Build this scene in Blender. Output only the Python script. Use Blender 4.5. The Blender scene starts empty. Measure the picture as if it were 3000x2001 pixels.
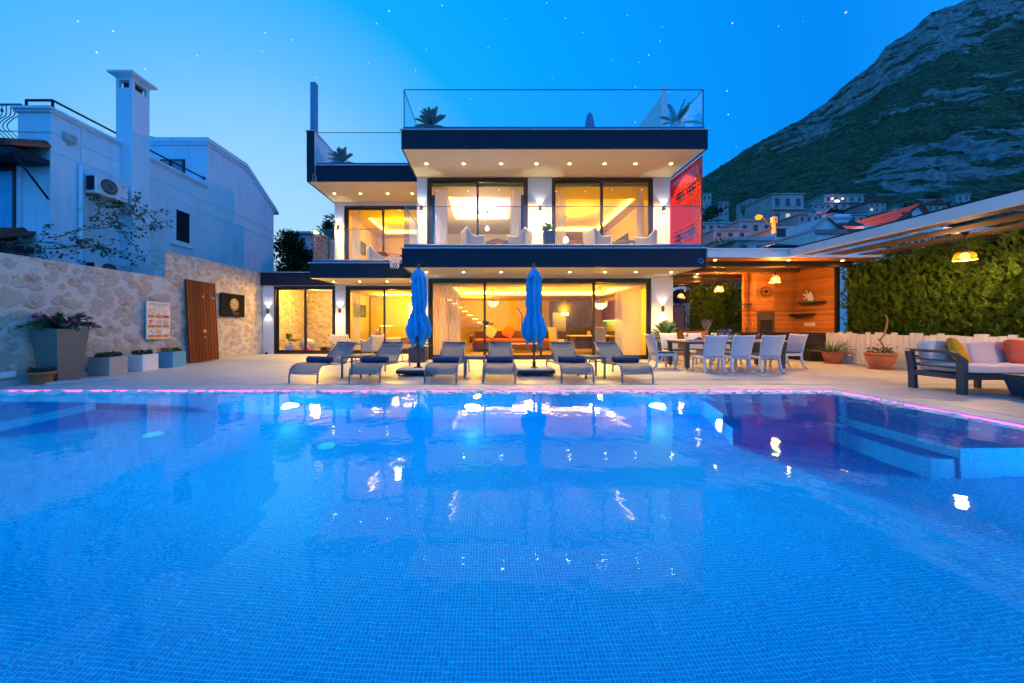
import bpy, math, random
from mathutils import Vector, Matrix, noise
R = random.Random(11)
PI = math.pi
sc = bpy.context.scene
col = sc.collection
rad = math.radians

# ------------------------------------------------------------------ mesh helper
class MB:
    def __init__(s): s.v = []; s.f = []; s.sm = []
    def add(s, vs, fs, smooth=False):
        o = len(s.v); s.v += [tuple(p) for p in vs]
        s.f += [tuple(i + o for i in f) for f in fs]; s.sm += [smooth] * len(fs); return s
    def box(s, x0, x1, y0, y1, z0, z1):
        if x0 > x1: x0, x1 = x1, x0
        if y0 > y1: y0, y1 = y1, y0
        if z0 > z1: z0, z1 = z1, z0
        return s.add([(x0,y0,z0),(x1,y0,z0),(x1,y1,z0),(x0,y1,z0),(x0,y0,z1),(x1,y0,z1),(x1,y1,z1),(x0,y1,z1)],
              [(0,3,2,1),(4,5,6,7),(0,1,5,4),(1,2,6,5),(2,3,7,6),(3,0,4,7)])
    def obox(s, c, size, rx=0, ry=0, rz=0):
        m = Matrix.Translation(c) @ Matrix.Rotation(rz,4,'Z') @ Matrix.Rotation(ry,4,'Y') @ Matrix.Rotation(rx,4,'X')
        a, b, d = size[0]/2, size[1]/2, size[2]/2
        b_ = MB().box(-a,a,-b,b,-d,d)
        return s.add([m @ Vector(p) for p in b_.v], b_.f)
    def merge(s, o, m=None):
        off = len(s.v)
        s.v += [tuple(m @ Vector(p)) for p in o.v] if m else o.v
        s.f += [tuple(i+off for i in f) for f in o.f]; s.sm += o.sm; return s
    def quad(s, *p): return s.add(p, [tuple(range(len(p)))])
    def tube(s, pts, r, seg=8, closed=False, flat=None):
        pts = [Vector(p) for p in pts]; n = len(pts)
        rs = r if isinstance(r, (list, tuple)) else [r]*n
        T = []
        for i in range(n):
            if closed: t = pts[(i+1)%n]-pts[i-1]
            else: t = pts[min(i+1,n-1)]-pts[max(i-1,0)]
            T.append(t.normalized() if t.length > 1e-9 else Vector((0,0,1)))
        ref = Vector((0,0,1)) if abs(T[0].z) < .9 else Vector((1,0,0))
        u = T[0].cross(ref).normalized(); vs = []; fs = []
        for i in range(n):
            u = (u - T[i]*u.dot(T[i])).normalized(); w = T[i].cross(u)
            for k in range(seg):
                a = 2*PI*k/seg + (PI/seg if seg == 4 else 0)
                vs.append(pts[i] + (u*math.cos(a)*(flat or 1) + w*math.sin(a))*rs[i])
        m = n if closed else n-1
        for i in range(m):
            j = (i+1) % n
            for k in range(seg):
                l = (k+1) % seg
                fs.append((i*seg+k, i*seg+l, j*seg+l, j*seg+k))
        s.add(vs, fs, seg > 4)
        if not closed:
            o = len(s.v)-len(vs)
            s.f += [tuple(o+k for k in range(seg))[::-1], tuple(o+(n-1)*seg+k for k in range(seg))]; s.sm += [False, False]
        return s
    def cyl(s, p0, p1, r0, r1=None, seg=16): return s.tube([p0, p1], [r0, r0 if r1 is None else r1], seg)
    def lathe(s, prof, c=(0,0,0), seg=24, cap=True, smooth=True):
        vs = []; fs = []
        for r, z in prof:
            for k in range(seg):
                a = 2*PI*k/seg; vs.append((c[0]+r*math.cos(a), c[1]+r*math.sin(a), c[2]+z))
        for i in range(len(prof)-1):
            for k in range(seg):
                l = (k+1) % seg; fs.append((i*seg+k, i*seg+l, (i+1)*seg+l, (i+1)*seg+k))
        s.add(vs, fs, smooth)
        if cap:
            o = len(s.v)-len(vs)
            s.f += [tuple(o+k for k in range(seg))[::-1], tuple(o+(len(prof)-1)*seg+k for k in range(seg))]; s.sm += [False, False]
        return s
    def prism(s, poly, axis, a0, a1):
        n = len(poly)
        def P(p, a):
            return (a,p[0],p[1]) if axis == 'x' else (p[0],a,p[1]) if axis == 'y' else (p[0],p[1],a)
        return s.add([P(p,a0) for p in poly]+[P(p,a1) for p in poly],
            [tuple(range(n))[::-1], tuple(range(n,2*n))]+[(i,(i+1)%n,n+(i+1)%n,n+i) for i in range(n)])
    def ell(s, c, r, seg=14, rings=9, ex=1.0, ez=1.0):
        r = (r,r,r) if not isinstance(r,(tuple,list)) else r
        pw = lambda v, e: math.copysign(abs(v)**e, v)
        vs = []; fs = []
        for i in range(rings+1):
            p = PI*i/rings - PI/2
            for k in range(seg):
                a = 2*PI*k/seg
                vs.append((c[0]+r[0]*pw(math.cos(p),ez)*pw(math.cos(a),ex), c[1]+r[1]*pw(math.cos(p),ez)*pw(math.sin(a),ex), c[2]+r[2]*pw(math.sin(p),ez)))
        for i in range(rings):
            for k in range(seg):
                l=(k+1)%seg; fs.append((i*seg+k,i*seg+l,(i+1)*seg+l,(i+1)*seg+k))
        return s.add(vs, fs, True)
    def grid(s, nu, nv, fn, smooth=True, flip=False):
        vs = [fn(i/nu, j/nv) for j in range(nv+1) for i in range(nu+1)]
        fs = []
        for j in range(nv):
            for i in range(nu):
                a = j*(nu+1)+i; q = (a, a+1, a+nu+2, a+nu+1); fs.append(q[::-1] if flip else q)
        return s.add(vs, fs, smooth)
    def build(s, name, mat, parent=None, bevel=0, solid=0, sub=0, loc=None):
        me = bpy.data.meshes.new(name)
        off = Vector((0,0,0))
        if parent is not None and parent.get('_w'): off = world_off(parent)

        vs = [(p[0]-off.x, p[1]-off.y, p[2]-off.z) for p in s.v] if off.length else s.v
        me.from_pydata(vs, [], s.f); me.polygons.foreach_set('use_smooth', s.sm)
        me.materials.append(mat); me.validate(); me.update()
        o = bpy.data.objects.new(name, me); col.objects.link(o)
        if loc is not None: o.location = loc
        if parent is not None: o.parent = parent
        if parent is not None and parent.get('_w'): o['_w'] = 1
        if solid:
            m = o.modifiers.new('s','SOLIDIFY'); m.thickness = solid; m.offset = 0
        if bevel:
            m = o.modifiers.new('b','BEVEL'); m.width = bevel; m.segments = 2; m.limit_method = 'ANGLE'
        if sub:
            m = o.modifiers.new('u','SUBSURF'); m.levels = sub; m.render_levels = sub
        return o

def world_off(o):
    v = Vector((0,0,0))
    while o is not None: v += o.location; o = o.parent
    return v
def tag(o, label=None, cat=None, group=None, kind=None):
    if label: o['label'] = label
    if cat: o['category'] = cat
    if group: o['group'] = group
    if kind: o['kind'] = kind
    return o
def thing(name, label, cat, loc=(0,0,0), rz=0, group=None, world=False):
    o = bpy.data.objects.new(name, None); o.empty_display_size = .2; col.objects.link(o)
    o.location = loc; o.rotation_euler = (0,0,rz)
    if world: o['_w'] = 1
    return tag(o, label, cat, group)
def dup(root, loc=None, rz=None, label=None, parent=None, scale=None):
    c = root.copy(); col.objects.link(c)
    if parent is not None: c.parent = parent
    if loc is not None: c.location = loc
    if rz is not None: c.rotation_euler = (0,0,rz)
    if scale is not None: c.scale = (scale,)*3
    if label: c['label'] = label
    for ch in list(root.children): dup(ch, parent=c)
    return c
def struct(name, mb, mat, **k): return tag(mb.build(name, mat, **k), kind='structure')
def one(name, mb, mat, label, cat, loc=None, group=None, **k): return tag(mb.build(name, mat, loc=loc, **k), label, cat, group)

# ------------------------------------------------------------------ materials
class NT:
    def __init__(s, name):
        s.m = bpy.data.materials.new(name); s.m.use_nodes = True; s.t = s.m.node_tree; s.n = s.t.nodes; s.l = s.t.links
        s.p = s.n.get('Principled BSDF'); s.out = s.n.get('Material Output')
    def N(s, t, **k):
        n = s.n.new(t)
        for a, b in k.items():
            if a.startswith('i_'):
                i = a[2:]; n.inputs[int(i) if i.isdigit() else i].default_value = b
            else: setattr(n, a, b)
        return n
    def L(s, a, b): s.l.new(a, b)
    def coord(s, kind='Object', scale=(1,1,1), rot=(0,0,0)):
        c = s.N('ShaderNodeTexCoord'); mp = s.N('ShaderNodeMapping'); mp.inputs['Scale'].default_value = scale
        mp.inputs['Rotation'].default_value = rot
        s.L(c.outputs[kind], mp.inputs[0]); return mp.outputs[0]
    def noise(s, vec, scale, detail=4, rough=.55, dist=0):
        n = s.N('ShaderNodeTexNoise'); n.inputs['Scale'].default_value = scale; n.inputs['Detail'].default_value = detail
        n.inputs['Roughness'].default_value = rough; n.inputs['Distortion'].default_value = dist
        if vec: s.L(vec, n.inputs['Vector'])
        return n
    def ramp(s, fac, stops):
        r = s.N('ShaderNodeValToRGB'); e = r.color_ramp.elements
        while len(e) < len(stops): e.new(.5)
        for i, (p, c) in enumerate(stops):
            e[i].position = p; e[i].color = (c[0],c[1],c[2],1) if isinstance(c,(tuple,list)) else (c,c,c,1)
        s.L(fac, r.inputs[0]); return r.outputs[0]
    def mix(s, fac, a, b, mode='MIX'):
        m = s.N('ShaderNodeMix', data_type='RGBA', blend_type=mode)
        for sock, v in ((m.inputs[0],fac),(m.inputs[6],a),(m.inputs[7],b)):
            if hasattr(v,'default_value') or hasattr(v,'links'): s.L(v, sock)
            elif isinstance(v,(tuple,list)): sock.default_value = (v[0],v[1],v[2],1)
            else: sock.default_value = v
        return m.outputs[2]
    def math(s, op, a, b=None, c=None):
        m = s.N('ShaderNodeMath', operation=op)
        for i, v in enumerate((a,b,c)):
            if v is None: continue
            if isinstance(v,(int,float)): m.inputs[i].default_value = v
            else: s.L(v, m.inputs[i])
        return m.outputs[0]
    def bump(s, h, st=.3, dist=.02):
        b = s.N('ShaderNodeBump'); b.inputs['Strength'].default_value = st; b.inputs['Distance'].default_value = dist
        s.L(h, b.inputs['Height']); s.L(b.outputs[0], s.p.inputs['Normal']); return b
def sh(c, k): return tuple(min(1,x*k) for x in c)
def pm(name, c, rough=.6, metal=0, var=.12, vs=4, bump=.0, bs=60, spec=.5, coat=0, sss=0):
    t = NT(name); p = t.p
    v = t.coord(); n = t.noise(v, vs, 6)
    t.L(t.ramp(n.outputs[0], [(.3, sh(c,1-var)), (.7, sh(c,1+var))]), p.inputs['Base Color'])
    t.L(t.ramp(n.outputs[0], [(.3, rough*.88), (.7, min(1,rough*1.12))]), p.inputs['Roughness'])
    p.inputs['Metallic'].default_value = metal; p.inputs['Specular IOR Level'].default_value = spec
    p.inputs['Coat Weight'].default_value = coat
    if bump:
        n2 = t.noise(v, bs, 5); t.bump(n2.outputs[0], bump, .01)
    return t.m
def emit(name, c, st):
    t = NT(name); t.n.remove(t.p); e = t.N('ShaderNodeEmission'); e.inputs[0].default_value = (*c,1); e.inputs[1].default_value = st
    t.L(e.outputs[0], t.out.inputs[0]); return t.m
def glassm(name, tint=(.96,.98,1), base=.05, k=.9):
    t = NT(name); t.n.remove(t.p)
    lw = t.N('ShaderNodeLayerWeight'); lw.inputs[0].default_value = .5
    f = t.math('MULTIPLY_ADD', t.math('POWER', lw.outputs['Facing'], 4.0), k, base)
    tr = t.N('ShaderNodeBsdfTransparent'); tr.inputs[0].default_value = (*tint,1)
    gl = t.N('ShaderNodeBsdfGlossy'); gl.inputs['Roughness'].default_value = .0; gl.inputs[0].default_value = (1,1,1,1)
    m = t.N('ShaderNodeMixShader'); t.L(f, m.inputs[0]); t.L(tr.outputs[0], m.inputs[1]); t.L(gl.outputs[0], m.inputs[2])
    t.L(m.outputs[0], t.out.inputs[0]); return t.m
def sheer(name, c, alpha, translucent=.5):
    t = NT(name); t.n.remove(t.p)
    v = t.coord(); n = t.noise(v, 40, 3)
    d = t.N('ShaderNodeBsdfDiffuse'); d.inputs[0].default_value = (*c,1)
    tl = t.N('ShaderNodeBsdfTranslucent'); tl.inputs[0].default_value = (*c,1)
    m1 = t.N('ShaderNodeMixShader'); m1.inputs[0].default_value = translucent; t.L(d.outputs[0], m1.inputs[1]); t.L(tl.outputs[0], m1.inputs[2])
    tr = t.N('ShaderNodeBsdfTransparent')
    m = t.N('ShaderNodeMixShader'); t.L(t.ramp(n.outputs[0], [(.3,alpha*.9),(.7,min(1,alpha*1.1))]), m.inputs[0])
    t.L(tr.outputs[0], m.inputs[1]); t.L(m1.outputs[0], m.inputs[2]); t.L(m.outputs[0], t.out.inputs[0]); return t.m

MT = {}
MT['white'] = pm('white_render', (.80,.78,.76), .8, var=.05, vs=1.5, bump=.15, bs=90)
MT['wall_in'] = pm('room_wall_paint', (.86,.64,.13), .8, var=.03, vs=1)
MT['navy'] = pm('dark_blue_cladding', (.0045,.011,.029), .55, spec=.25, var=.2, vs=1.2, bump=.05, bs=120)
MT['post'] = pm('blue_grey_post', (.08,.26,.42), .5)
MT['channel'] = pm('railing_channel', (.02,.085,.20), .4, var=.1)
MT['soffit'] = pm('cream_soffit', (.86,.69,.43), .8, var=.04, vs=1.2, bump=.1)
MT['trim'] = pm('pale_metal_trim', (.6,.6,.66), .4, .3)
MT['frame'] = pm('dark_aluminium_frame', (.020,.019,.022), .38, .2, var=.1)
MT['glass'] = glassm('window_glass', base=.016)
MT['rail_glass'] = glassm('railing_glass', (.92,.97,1), .028, .7)
MT['floor_in'] = pm('room_floor_wood', (.45,.33,.2), .35, var=.15)
MT['curtain'] = sheer('sheer_curtain', (.85,.83,.82), .62, .45)
MT['black'] = pm('black_metal', (.012,.012,.013), .42, .3)
MT['steel'] = pm('brushed_steel', (.62,.62,.62), .22, 1.0)
MT['graphite'] = pm('graphite_metal', (.045,.055,.075), .42, .3, bump=.03)
MT['wicker'] = None
MT['lamp_warm'] = emit('downlight_lens', (1,.80,.30), 40)
MT['halo_ring'] = emit('painted_halo_ring', (1,.66,.06), .95)  # trim ring is no lamp; its yellow emission imitates the lens halo
MT['lamp_white'] = emit('sconce_lens', (1,.93,.75), 20)
MT['strip_yellow'] = emit('cove_strip_yellow', (1,.57,.055), 14)
MT['strip_white'] = emit('cove_strip_warm_white', (1,.64,.20), 13)
MT['bulb'] = emit('pendant_bulb', (1,.62,.16), 14)
MT['green'] = pm('leaf_green', (.06,.14,.03), .5, var=.45, vs=8)
MT['green_dark'] = pm('leaf_dark_green', (.02,.055,.022), .5, var=.45, vs=8)
MT['palm'] = pm('palm_leaf', (.03,.085,.03), .45, var=.4, vs=10)
MT['soil'] = pm('soil', (.04,.03,.02), .95, bump=.4)
MT['terracotta'] = pm('terracotta', (.42,.13,.06), .75, var=.2, vs=6, bump=.2)

# stucco of the next house
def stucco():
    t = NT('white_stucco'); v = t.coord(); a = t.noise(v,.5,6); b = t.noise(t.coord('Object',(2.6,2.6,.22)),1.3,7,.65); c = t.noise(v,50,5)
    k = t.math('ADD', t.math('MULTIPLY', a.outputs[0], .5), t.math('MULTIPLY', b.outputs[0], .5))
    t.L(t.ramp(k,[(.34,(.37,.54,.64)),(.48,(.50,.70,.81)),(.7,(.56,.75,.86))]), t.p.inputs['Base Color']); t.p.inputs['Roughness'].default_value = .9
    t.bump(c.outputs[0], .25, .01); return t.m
MT['stucco'] = stucco()

# wicker
def wicker():
    t = NT('white_wicker'); v = t.coord()
    w1 = t.N('ShaderNodeTexWave', wave_type='BANDS', bands_direction='X'); w1.inputs['Scale'].default_value = 28; w1.inputs['Distortion'].default_value = .4
    w2 = t.N('ShaderNodeTexWave', wave_type='BANDS', bands_direction='Z'); w2.inputs['Scale'].default_value = 28; w2.inputs['Distortion'].default_value = .4
    t.L(v, w1.inputs[0]); t.L(v, w2.inputs[0])
    h = t.math('MULTIPLY', w1.outputs[1], w2.outputs[1])
    t.L(t.ramp(h, [(0,(.52,.54,.60)),(.5,(.74,.75,.80))]), t.p.inputs['Base Color']); t.p.inputs['Roughness'].default_value = .55
    t.bump(h, .5, .006); return t.m
MT['wicker'] = wicker()
# mesh sling
def sling():
    t = NT('mesh_sling'); v = t.coord()
    n = t.noise(v, 300, 2); p = t.p
    t.L(t.ramp(n.outputs[0], [(.35,(.13,.14,.16)),(.65,(.20,.21,.23))]), p.inputs['Base Color']); p.inputs['Roughness'].default_value = .6
    tr = t.N('ShaderNodeBsdfTransparent'); m = t.N('ShaderNodeMixShader'); m.inputs[0].default_value = .70
    t.L(tr.outputs[0], m.inputs[1]); t.L(p.outputs[0], m.inputs[2]); t.L(m.outputs[0], t.out.inputs[0]); return t.m
MT['sling'] = sling()
# rough wooden boards (horizontal / other)
def boards(name, c, axis, width, gap=.05, rough=.55, var=.25, grain=(1.2,1.2,18), bumpst=.6):
    t = NT(name); v = t.coord(); sp = t.N('ShaderNodeSeparateXYZ'); t.L(v, sp.inputs[0])
    q = t.math('DIVIDE', sp.outputs[axis], width)
    fr = t.math('FRACT', q); fl = t.math('FLOOR', q)
    wn = t.N('ShaderNodeTexWhiteNoise', noise_dimensions='1D'); t.L(fl, wn.inputs['W'])
    mp = t.N('ShaderNodeMapping'); mp.inputs['Scale'].default_value = grain
    cb = t.N('ShaderNodeCombineXYZ'); t.L(t.math('MULTIPLY', wn.outputs[0], 9), cb.inputs[(axis+1)%3])
    ad = t.N('ShaderNodeVectorMath', operation='ADD'); t.L(v, ad.inputs[0]); t.L(cb.outputs[0], ad.inputs[1]); t.L(ad.outputs[0], mp.inputs[0])
    n = t.noise(mp.outputs[0], 2.2, 8, .62, .6)
    k = t.math('ADD', t.math('MULTIPLY', n.outputs[0], .65), t.math('MULTIPLY', wn.outputs[0], .35))
    base = t.ramp(k, [(.25, sh(c,1-var*1.6)), (.5, c), (.75, sh(c,1+var))])
    e = t.math('MINIMUM', fr, t.math('SUBTRACT', 1, fr))
    g = t.math('LESS_THAN', e, gap/2)
    t.p.inputs['Specular IOR Level'].default_value = .25
    t.L(t.mix(g, base, sh(c,.12)), t.p.inputs['Base Color']); t.p.inputs['Roughness'].default_value = rough
    h = t.math('SUBTRACT', t.math('MULTIPLY', n.outputs[0], .15), g); t.bump(h, bumpst, .008); return t.m
MT['cedar'] = boards('cedar_cladding', (.50,.17,.03), 2, .085, .10, grain=(1.5,1.5,14))
MT['cedar_ceiling'] = boards('cedar_ceiling_boards', (.48,.17,.04), 1, .10, .09, grain=(1.0,14,1))
MT['cedar_upright'] = boards('brown_deck_board_panel', (.15,.036,.010), 1, .125, .14, grain=(2,14,1.2), rough=.85)
MT['dark_beam'] = boards('dark_stained_beam', (.035,.022,.014), 2, .4, .0, grain=(1,12,12))
MT['lath'] = boards('brown_lath', (.16,.10,.075), 0, .06, .12, grain=(14,1,1))
MT['dark_counter'] = boards('dark_counter_boards', (.030,.024,.022), 2, .10, .06, grain=(2,2,14), rough=.4)
MT['white_board'] = boards('worn_white_board', (.58,.61,.67), 0, 5, .0, grain=(9,9,1.2), rough=.75, var=.16)
# ------------------------------------------------------------------ camera
cam = bpy.data.cameras.new('camera'); co = bpy.data.objects.new('camera', cam); col.objects.link(co)
co.location = (0,0,1.18); co.rotation_euler = (rad(90),0,0)
cam.sensor_width = 36; cam.lens = 12.0; cam.shift_x = 70/3000; cam.shift_y = -45.5/3000
cam.clip_start = .02; cam.clip_end = 5000
sc.camera = co
sc.view_settings.view_transform = 'Standard'; sc.view_settings.look = 'None'; sc.view_settings.exposure = 0; sc.view_settings.gamma = 1
cy = sc.cycles
cy.use_denoising = True; cy.max_bounces = 10; cy.diffuse_bounces = 3; cy.glossy_bounces = 5; cy.transmission_bounces = 8; cy.transparent_max_bounces = 24
cy.sample_clamp_indirect = 4; cy.sample_clamp_direct = 0; cy.caustics_reflective = False; cy.caustics_refractive = True; cy.blur_glossy = .5
try: cy.use_light_tree = True
except Exception: pass
# ------------------------------------------------------------------ dusk sky with the first stars
w = bpy.data.worlds.new('World'); sc.world = w; w.use_nodes = True
wt = w.node_tree; wn = wt.nodes; wl = wt.links; wn.clear()
def WN(t, **k):
    n = wn.new(t)
    for a, b in k.items(): setattr(n, a, b)
    return n
tc = WN('ShaderNodeTexCoord')
g = Vector((-.52,.85,.08)).normalized()
dp = WN('ShaderNodeVectorMath', operation='DOT_PRODUCT'); dp.inputs[1].default_value = g
nm = WN('ShaderNodeVectorMath', operation='NORMALIZE'); wl.new(tc.outputs['Generated'], nm.inputs[0]); wl.new(nm.outputs[0], dp.inputs[0])
mr = WN('ShaderNodeMapRange'); mr.inputs[1].default_value = -1; mr.inputs[2].default_value = 1; wl.new(dp.outputs['Value'], mr.inputs[0])
rp = WN('ShaderNodeValToRGB'); e = rp.color_ramp.elements
stops = [(-.45,(.09,.56,1.6)),(-.05,(.01,.36,1.15)),(.24,(.0,.25,.92)),(.43,(.0,.30,.99)),(.67,(.0,.37,1.0)),(.79,(.005,.42,1.0)),(.88,(.12,.52,1.0)),(1.0,(.42,.75,1.0))]
while len(e) < len(stops): e.new(.5)
for i, (d, c) in enumerate(stops): e[i].position = (d+1)/2; e[i].color = (*c,1)
wl.new(mr.outputs[0], rp.inputs[0])
# the sky model, sun just under the horizon where the afterglow is, adds its own dim gradient
sk = WN('ShaderNodeTexSky', sky_type='NISHITA'); sk.sun_disc = False; sk.sun_elevation = rad(-2); sk.sun_rotation = rad(-31)
skm = WN('ShaderNodeMix', data_type='RGBA', blend_type='ADD'); skm.inputs[0].default_value = .015
wl.new(rp.outputs[0], skm.inputs[6]); wl.new(sk.outputs[0], skm.inputs[7])
vo = WN('ShaderNodeTexVoronoi', feature='F1'); vo.inputs['Scale'].default_value = 72; wl.new(nm.outputs[0], vo.inputs['Vector'])
sx = WN('ShaderNodeSeparateColor'); wl.new(vo.outputs['Color'], sx.inputs[0])
def WM(op, a, b):
    m = WN('ShaderNodeMath', operation=op)
    for i, v in enumerate((a,b)):
        if isinstance(v,(int,float)): m.inputs[i].default_value = v
        else: wl.new(v, m.inputs[i])
    return m.outputs[0]
rr = WM('MULTIPLY', WM('POWER', sx.outputs[0], 2.8), .105)
star = WM('MULTIPLY', WM('LESS_THAN', vo.outputs['Distance'], rr), WM('GREATER_THAN', sx.outputs[1], .25))
sm = WN('ShaderNodeMix', data_type='RGBA'); wl.new(WM('MULTIPLY', star, .85), sm.inputs[0]); wl.new(skm.outputs[2], sm.inputs[6]); sm.inputs[7].default_value = (.95,1,1,1)
bg = WN('ShaderNodeBackground'); bg.inputs[1].default_value = 1.0; wl.new(sm.outputs[2], bg.inputs[0])
wo = WN('ShaderNodeOutputWorld'); wl.new(bg.outputs[0], wo.inputs[0])

def light(name, kind, loc, energy, c, size=.05, spot=None, blend=.4, aim=None, parent=None):
    l = bpy.data.lights.new(name, kind); l.energy = energy; l.color = c
    if kind == 'AREA': l.size = size
    else: l.shadow_soft_size = size
    if kind == 'SPOT': l.spot_size = spot; l.spot_blend = blend
    o = bpy.data.objects.new(name, l); col.objects.link(o)
    off = world_off(parent) if parent is not None and parent.get('_w') else Vector((0,0,0))
    o.location = Vector(loc)-off
    if aim is not None: o.rotation_euler = Vector(aim).to_track_quat('-Z','Y').to_euler()
    if parent is not None: o.parent = parent
    return o

def curve(pts, n):   # Catmull-Rom
    P = [Vector(p) for p in pts]; P = [P[0]*2-P[1]]+P+[P[-1]*2-P[-2]]; out = []
    for i in range(1,len(P)-2):
        for k in range(n):
            t = k/n; a,b,c,d = P[i-1:i+3]
            out.append(.5*((2*b)+(c-a)*t+(2*a-5*b+4*c-d)*t*t+(3*b-a-3*c+d)*t**3))
    out.append(P[-2]); return out
# ================================================================== setting: ground, deck, pool
def tile_deck():
    t = NT('wood_look_deck_tiles'); v = t.coord()
    b = t.N('ShaderNodeTexBrick', offset=.37); b.inputs['Scale'].default_value = 1; b.inputs['Brick Width'].default_value = 1.2
    b.inputs['Row Height'].default_value = .2; b.inputs['Mortar Size'].default_value = .0035; b.inputs['Mortar Smooth'].default_value = .1
    b.inputs['Color1'].default_value = (.2,.2,.2,1); b.inputs['Color2'].default_value = (.8,.8,.8,1); b.inputs['Mortar'].default_value = (.5,.5,.5,1)
    t.L(v, b.inputs['Vector'])
    mp = t.N('ShaderNodeMapping'); mp.inputs['Scale'].default_value = (1.1,14,1); t.L(v, mp.inputs[0])
    sh_ = t.N('ShaderNodeVectorMath', operation='ADD'); t.L(mp.outputs[0], sh_.inputs[0]); t.L(b.outputs['Color'], sh_.inputs[1])
    n = t.noise(sh_.outputs[0], 1.6, 8, .6, .5)
    k = t.math('ADD', t.math('MULTIPLY', n.outputs[0], .75), t.math('MULTIPLY', b.outputs['Color'], .25))
    c = t.ramp(k, [(.25,(.29,.28,.27)),(.5,(.45,.44,.43)),(.75,(.55,.54,.53))])
    big = t.noise(v, .5, 4)
    c = t.mix(.35, c, t.ramp(big.outputs[0], [(.3,(.37,.36,.35)),(.7,(.53,.52,.50))]))
    t.L(t.mix(b.outputs['Fac'], c, (.14,.125,.11)), t.p.inputs['Base Color'])
    t.L(t.ramp(n.outputs[0], [(.3,.34),(.7,.52)]), t.p.inputs['Roughness'])
    h = t.math('SUBTRACT', t.math('MULTIPLY', n.outputs[0], .12), b.outputs['Fac']); t.bump(h, .35, .004); return t.m
MT['deck'] = tile_deck()
MT['coping'] = pm('pale_stone_coping', (.46,.46,.47), .55, var=.14, vs=3, bump=.15, bs=80)
MT['earth'] = pm('dry_earth_ground', (.10,.085,.06), .95, var=.4, vs=.05, bump=.3, bs=2)
MT['slot'] = pm('dark_drain_slot', (.02,.022,.025), .7)

gm = MB()
for a in ((-1600,-9.9,-400,1600),(6.95,1600,-400,1600),(-9.9,6.95,-400,-3.9),(-9.9,6.95,6.9,1600)):
    gm.quad((a[0],a[2],-.32),(a[1],a[2],-.32),(a[1],a[3],-.32),(a[0],a[3],-.32))
struct('ground', gm, MT['earth'])
dk = MB()
dk.box(-9.9,13.0,6.895,15.2,-.3,0).box(6.88,13.0,-4,6.88,-.3,0).box(-9.9,6.86,-4,-.02,-.3,0).box(-9.9,-9.28,0,6.36,-.3,0)
struct('pool_deck', dk, MT['deck'])
struct('drain_slot', MB().box(-9.9,13,6.875,6.895,-.3,-.02).box(6.862,6.88,-.02,6.875,-.3,-.02), MT['slot'])
cpm = MB()
cpm.prism([(-9.9,6.36),(6.43,6.36),(6.86,6.872),(-9.9,6.872)],'z',-.045,-.001)
cpm.prism([(6.43,-.02),(6.86,-.02),(6.86,6.868),(6.43,6.356)],'z',-.045,-.001)
cpm.box(-9.9,6.43,-.4,.20,-.045,-.0012)
struct('pool_coping', cpm, MT['coping'])
# trough that holds the pebbles
tr = MB()
tr.box(-9.2,6.5,6.13,6.9,-.14,-.105).box(6.23,6.9,.2,6.13,-.14,-.105).box(-9.3,6.9,6.42,6.88,-.105,-.047).box(6.47,6.86,.2,6.42,-.105,-.047)
struct('pebble_trough', tr, MT['white'])

def mosaic():
    t = NT('blue_glass_mosaic'); P = .028
    c = t.N('ShaderNodeTexCoord'); sp = t.N('ShaderNodeSeparateXYZ'); t.L(c.outputs['Object'], sp.inputs[0])
    g = t.N('ShaderNodeNewGeometry'); ns = t.N('ShaderNodeSeparateXYZ'); t.L(g.outputs['Normal'], ns.inputs[0])
    masks = []; fl = []
    for i in range(3):
        q = t.math('DIVIDE', sp.outputs[i], P); fr = t.math('FRACT', q); fl.append(t.math('FLOOR', t.math('ADD', q, .01)))
        e = t.math('MINIMUM', fr, t.math('SUBTRACT', 1, fr))
        mk = t.N('ShaderNodeMapRange'); mk.inputs[1].default_value = .05; mk.inputs[2].default_value = .13; mk.inputs[3].default_value = 1; mk.inputs[4].default_value = 0
        t.L(e, mk.inputs[0])
        masks.append(t.math('MULTIPLY', mk.outputs[0], t.math('LESS_THAN', t.math('ABSOLUTE', ns.outputs[i]), .8)))
    m = t.math('MAXIMUM', masks[0], t.math('MAXIMUM', masks[1], masks[2]))
    cb = t.N('ShaderNodeCombineXYZ'); [t.L(fl[i], cb.inputs[i]) for i in range(3)]
    wn_ = t.N('ShaderNodeTexWhiteNoise', noise_dimensions='3D'); t.L(cb.outputs[0], wn_.inputs['Vector'])
    tile = t.ramp(wn_.outputs[0], [(0,(.001,.125,.43)),(.5,(.001,.140,.46)),(1,(.002,.158,.495))])
    t.L(t.mix(m, tile, (.002,.31,.70)), t.p.inputs['Base Color']); t.p.inputs['Roughness'].default_value = .35
    t.p.inputs['Specular IOR Level'].default_value = .2
    return t.m
MT['mosaic'] = mosaic()
FZ = -1.39
pb = MB()
pb.quad((-9,.25,FZ),(6.2,.25,FZ),(6.2,6.1,FZ),(-9,6.1,FZ))
pb.quad((-9,6.1,FZ),(6.2,6.1,FZ),(6.2,6.1,-.045),(-9,6.1,-.045))
pb.quad((-9,.25,FZ),(-9,6.1,FZ),(-9,6.1,-.045),(-9,.25,-.045))
pb.quad((6.2,6.1,FZ),(6.2,.25,FZ),(6.2,.25,-.045),(6.2,6.1,-.045))
pb.quad((6.2,.25,FZ),(-9,.25,FZ),(-9,.25,-.045),(6.2,.25,-.045))
pb.box(-9,6.2,6.1005,6.128,-.3,-.045).box(6.2005,6.228,.25,6.128,-.3,-.0452).box(-9.03,-9.0005,.25,6.128,-.3,-.0454)
pb.prism([(3.8,6.09),(3.5,5.08),(5.05,5.08),(5.05,3.65),(6.19,3.65),(6.19,6.09)],'z',FZ,-.39)
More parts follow.
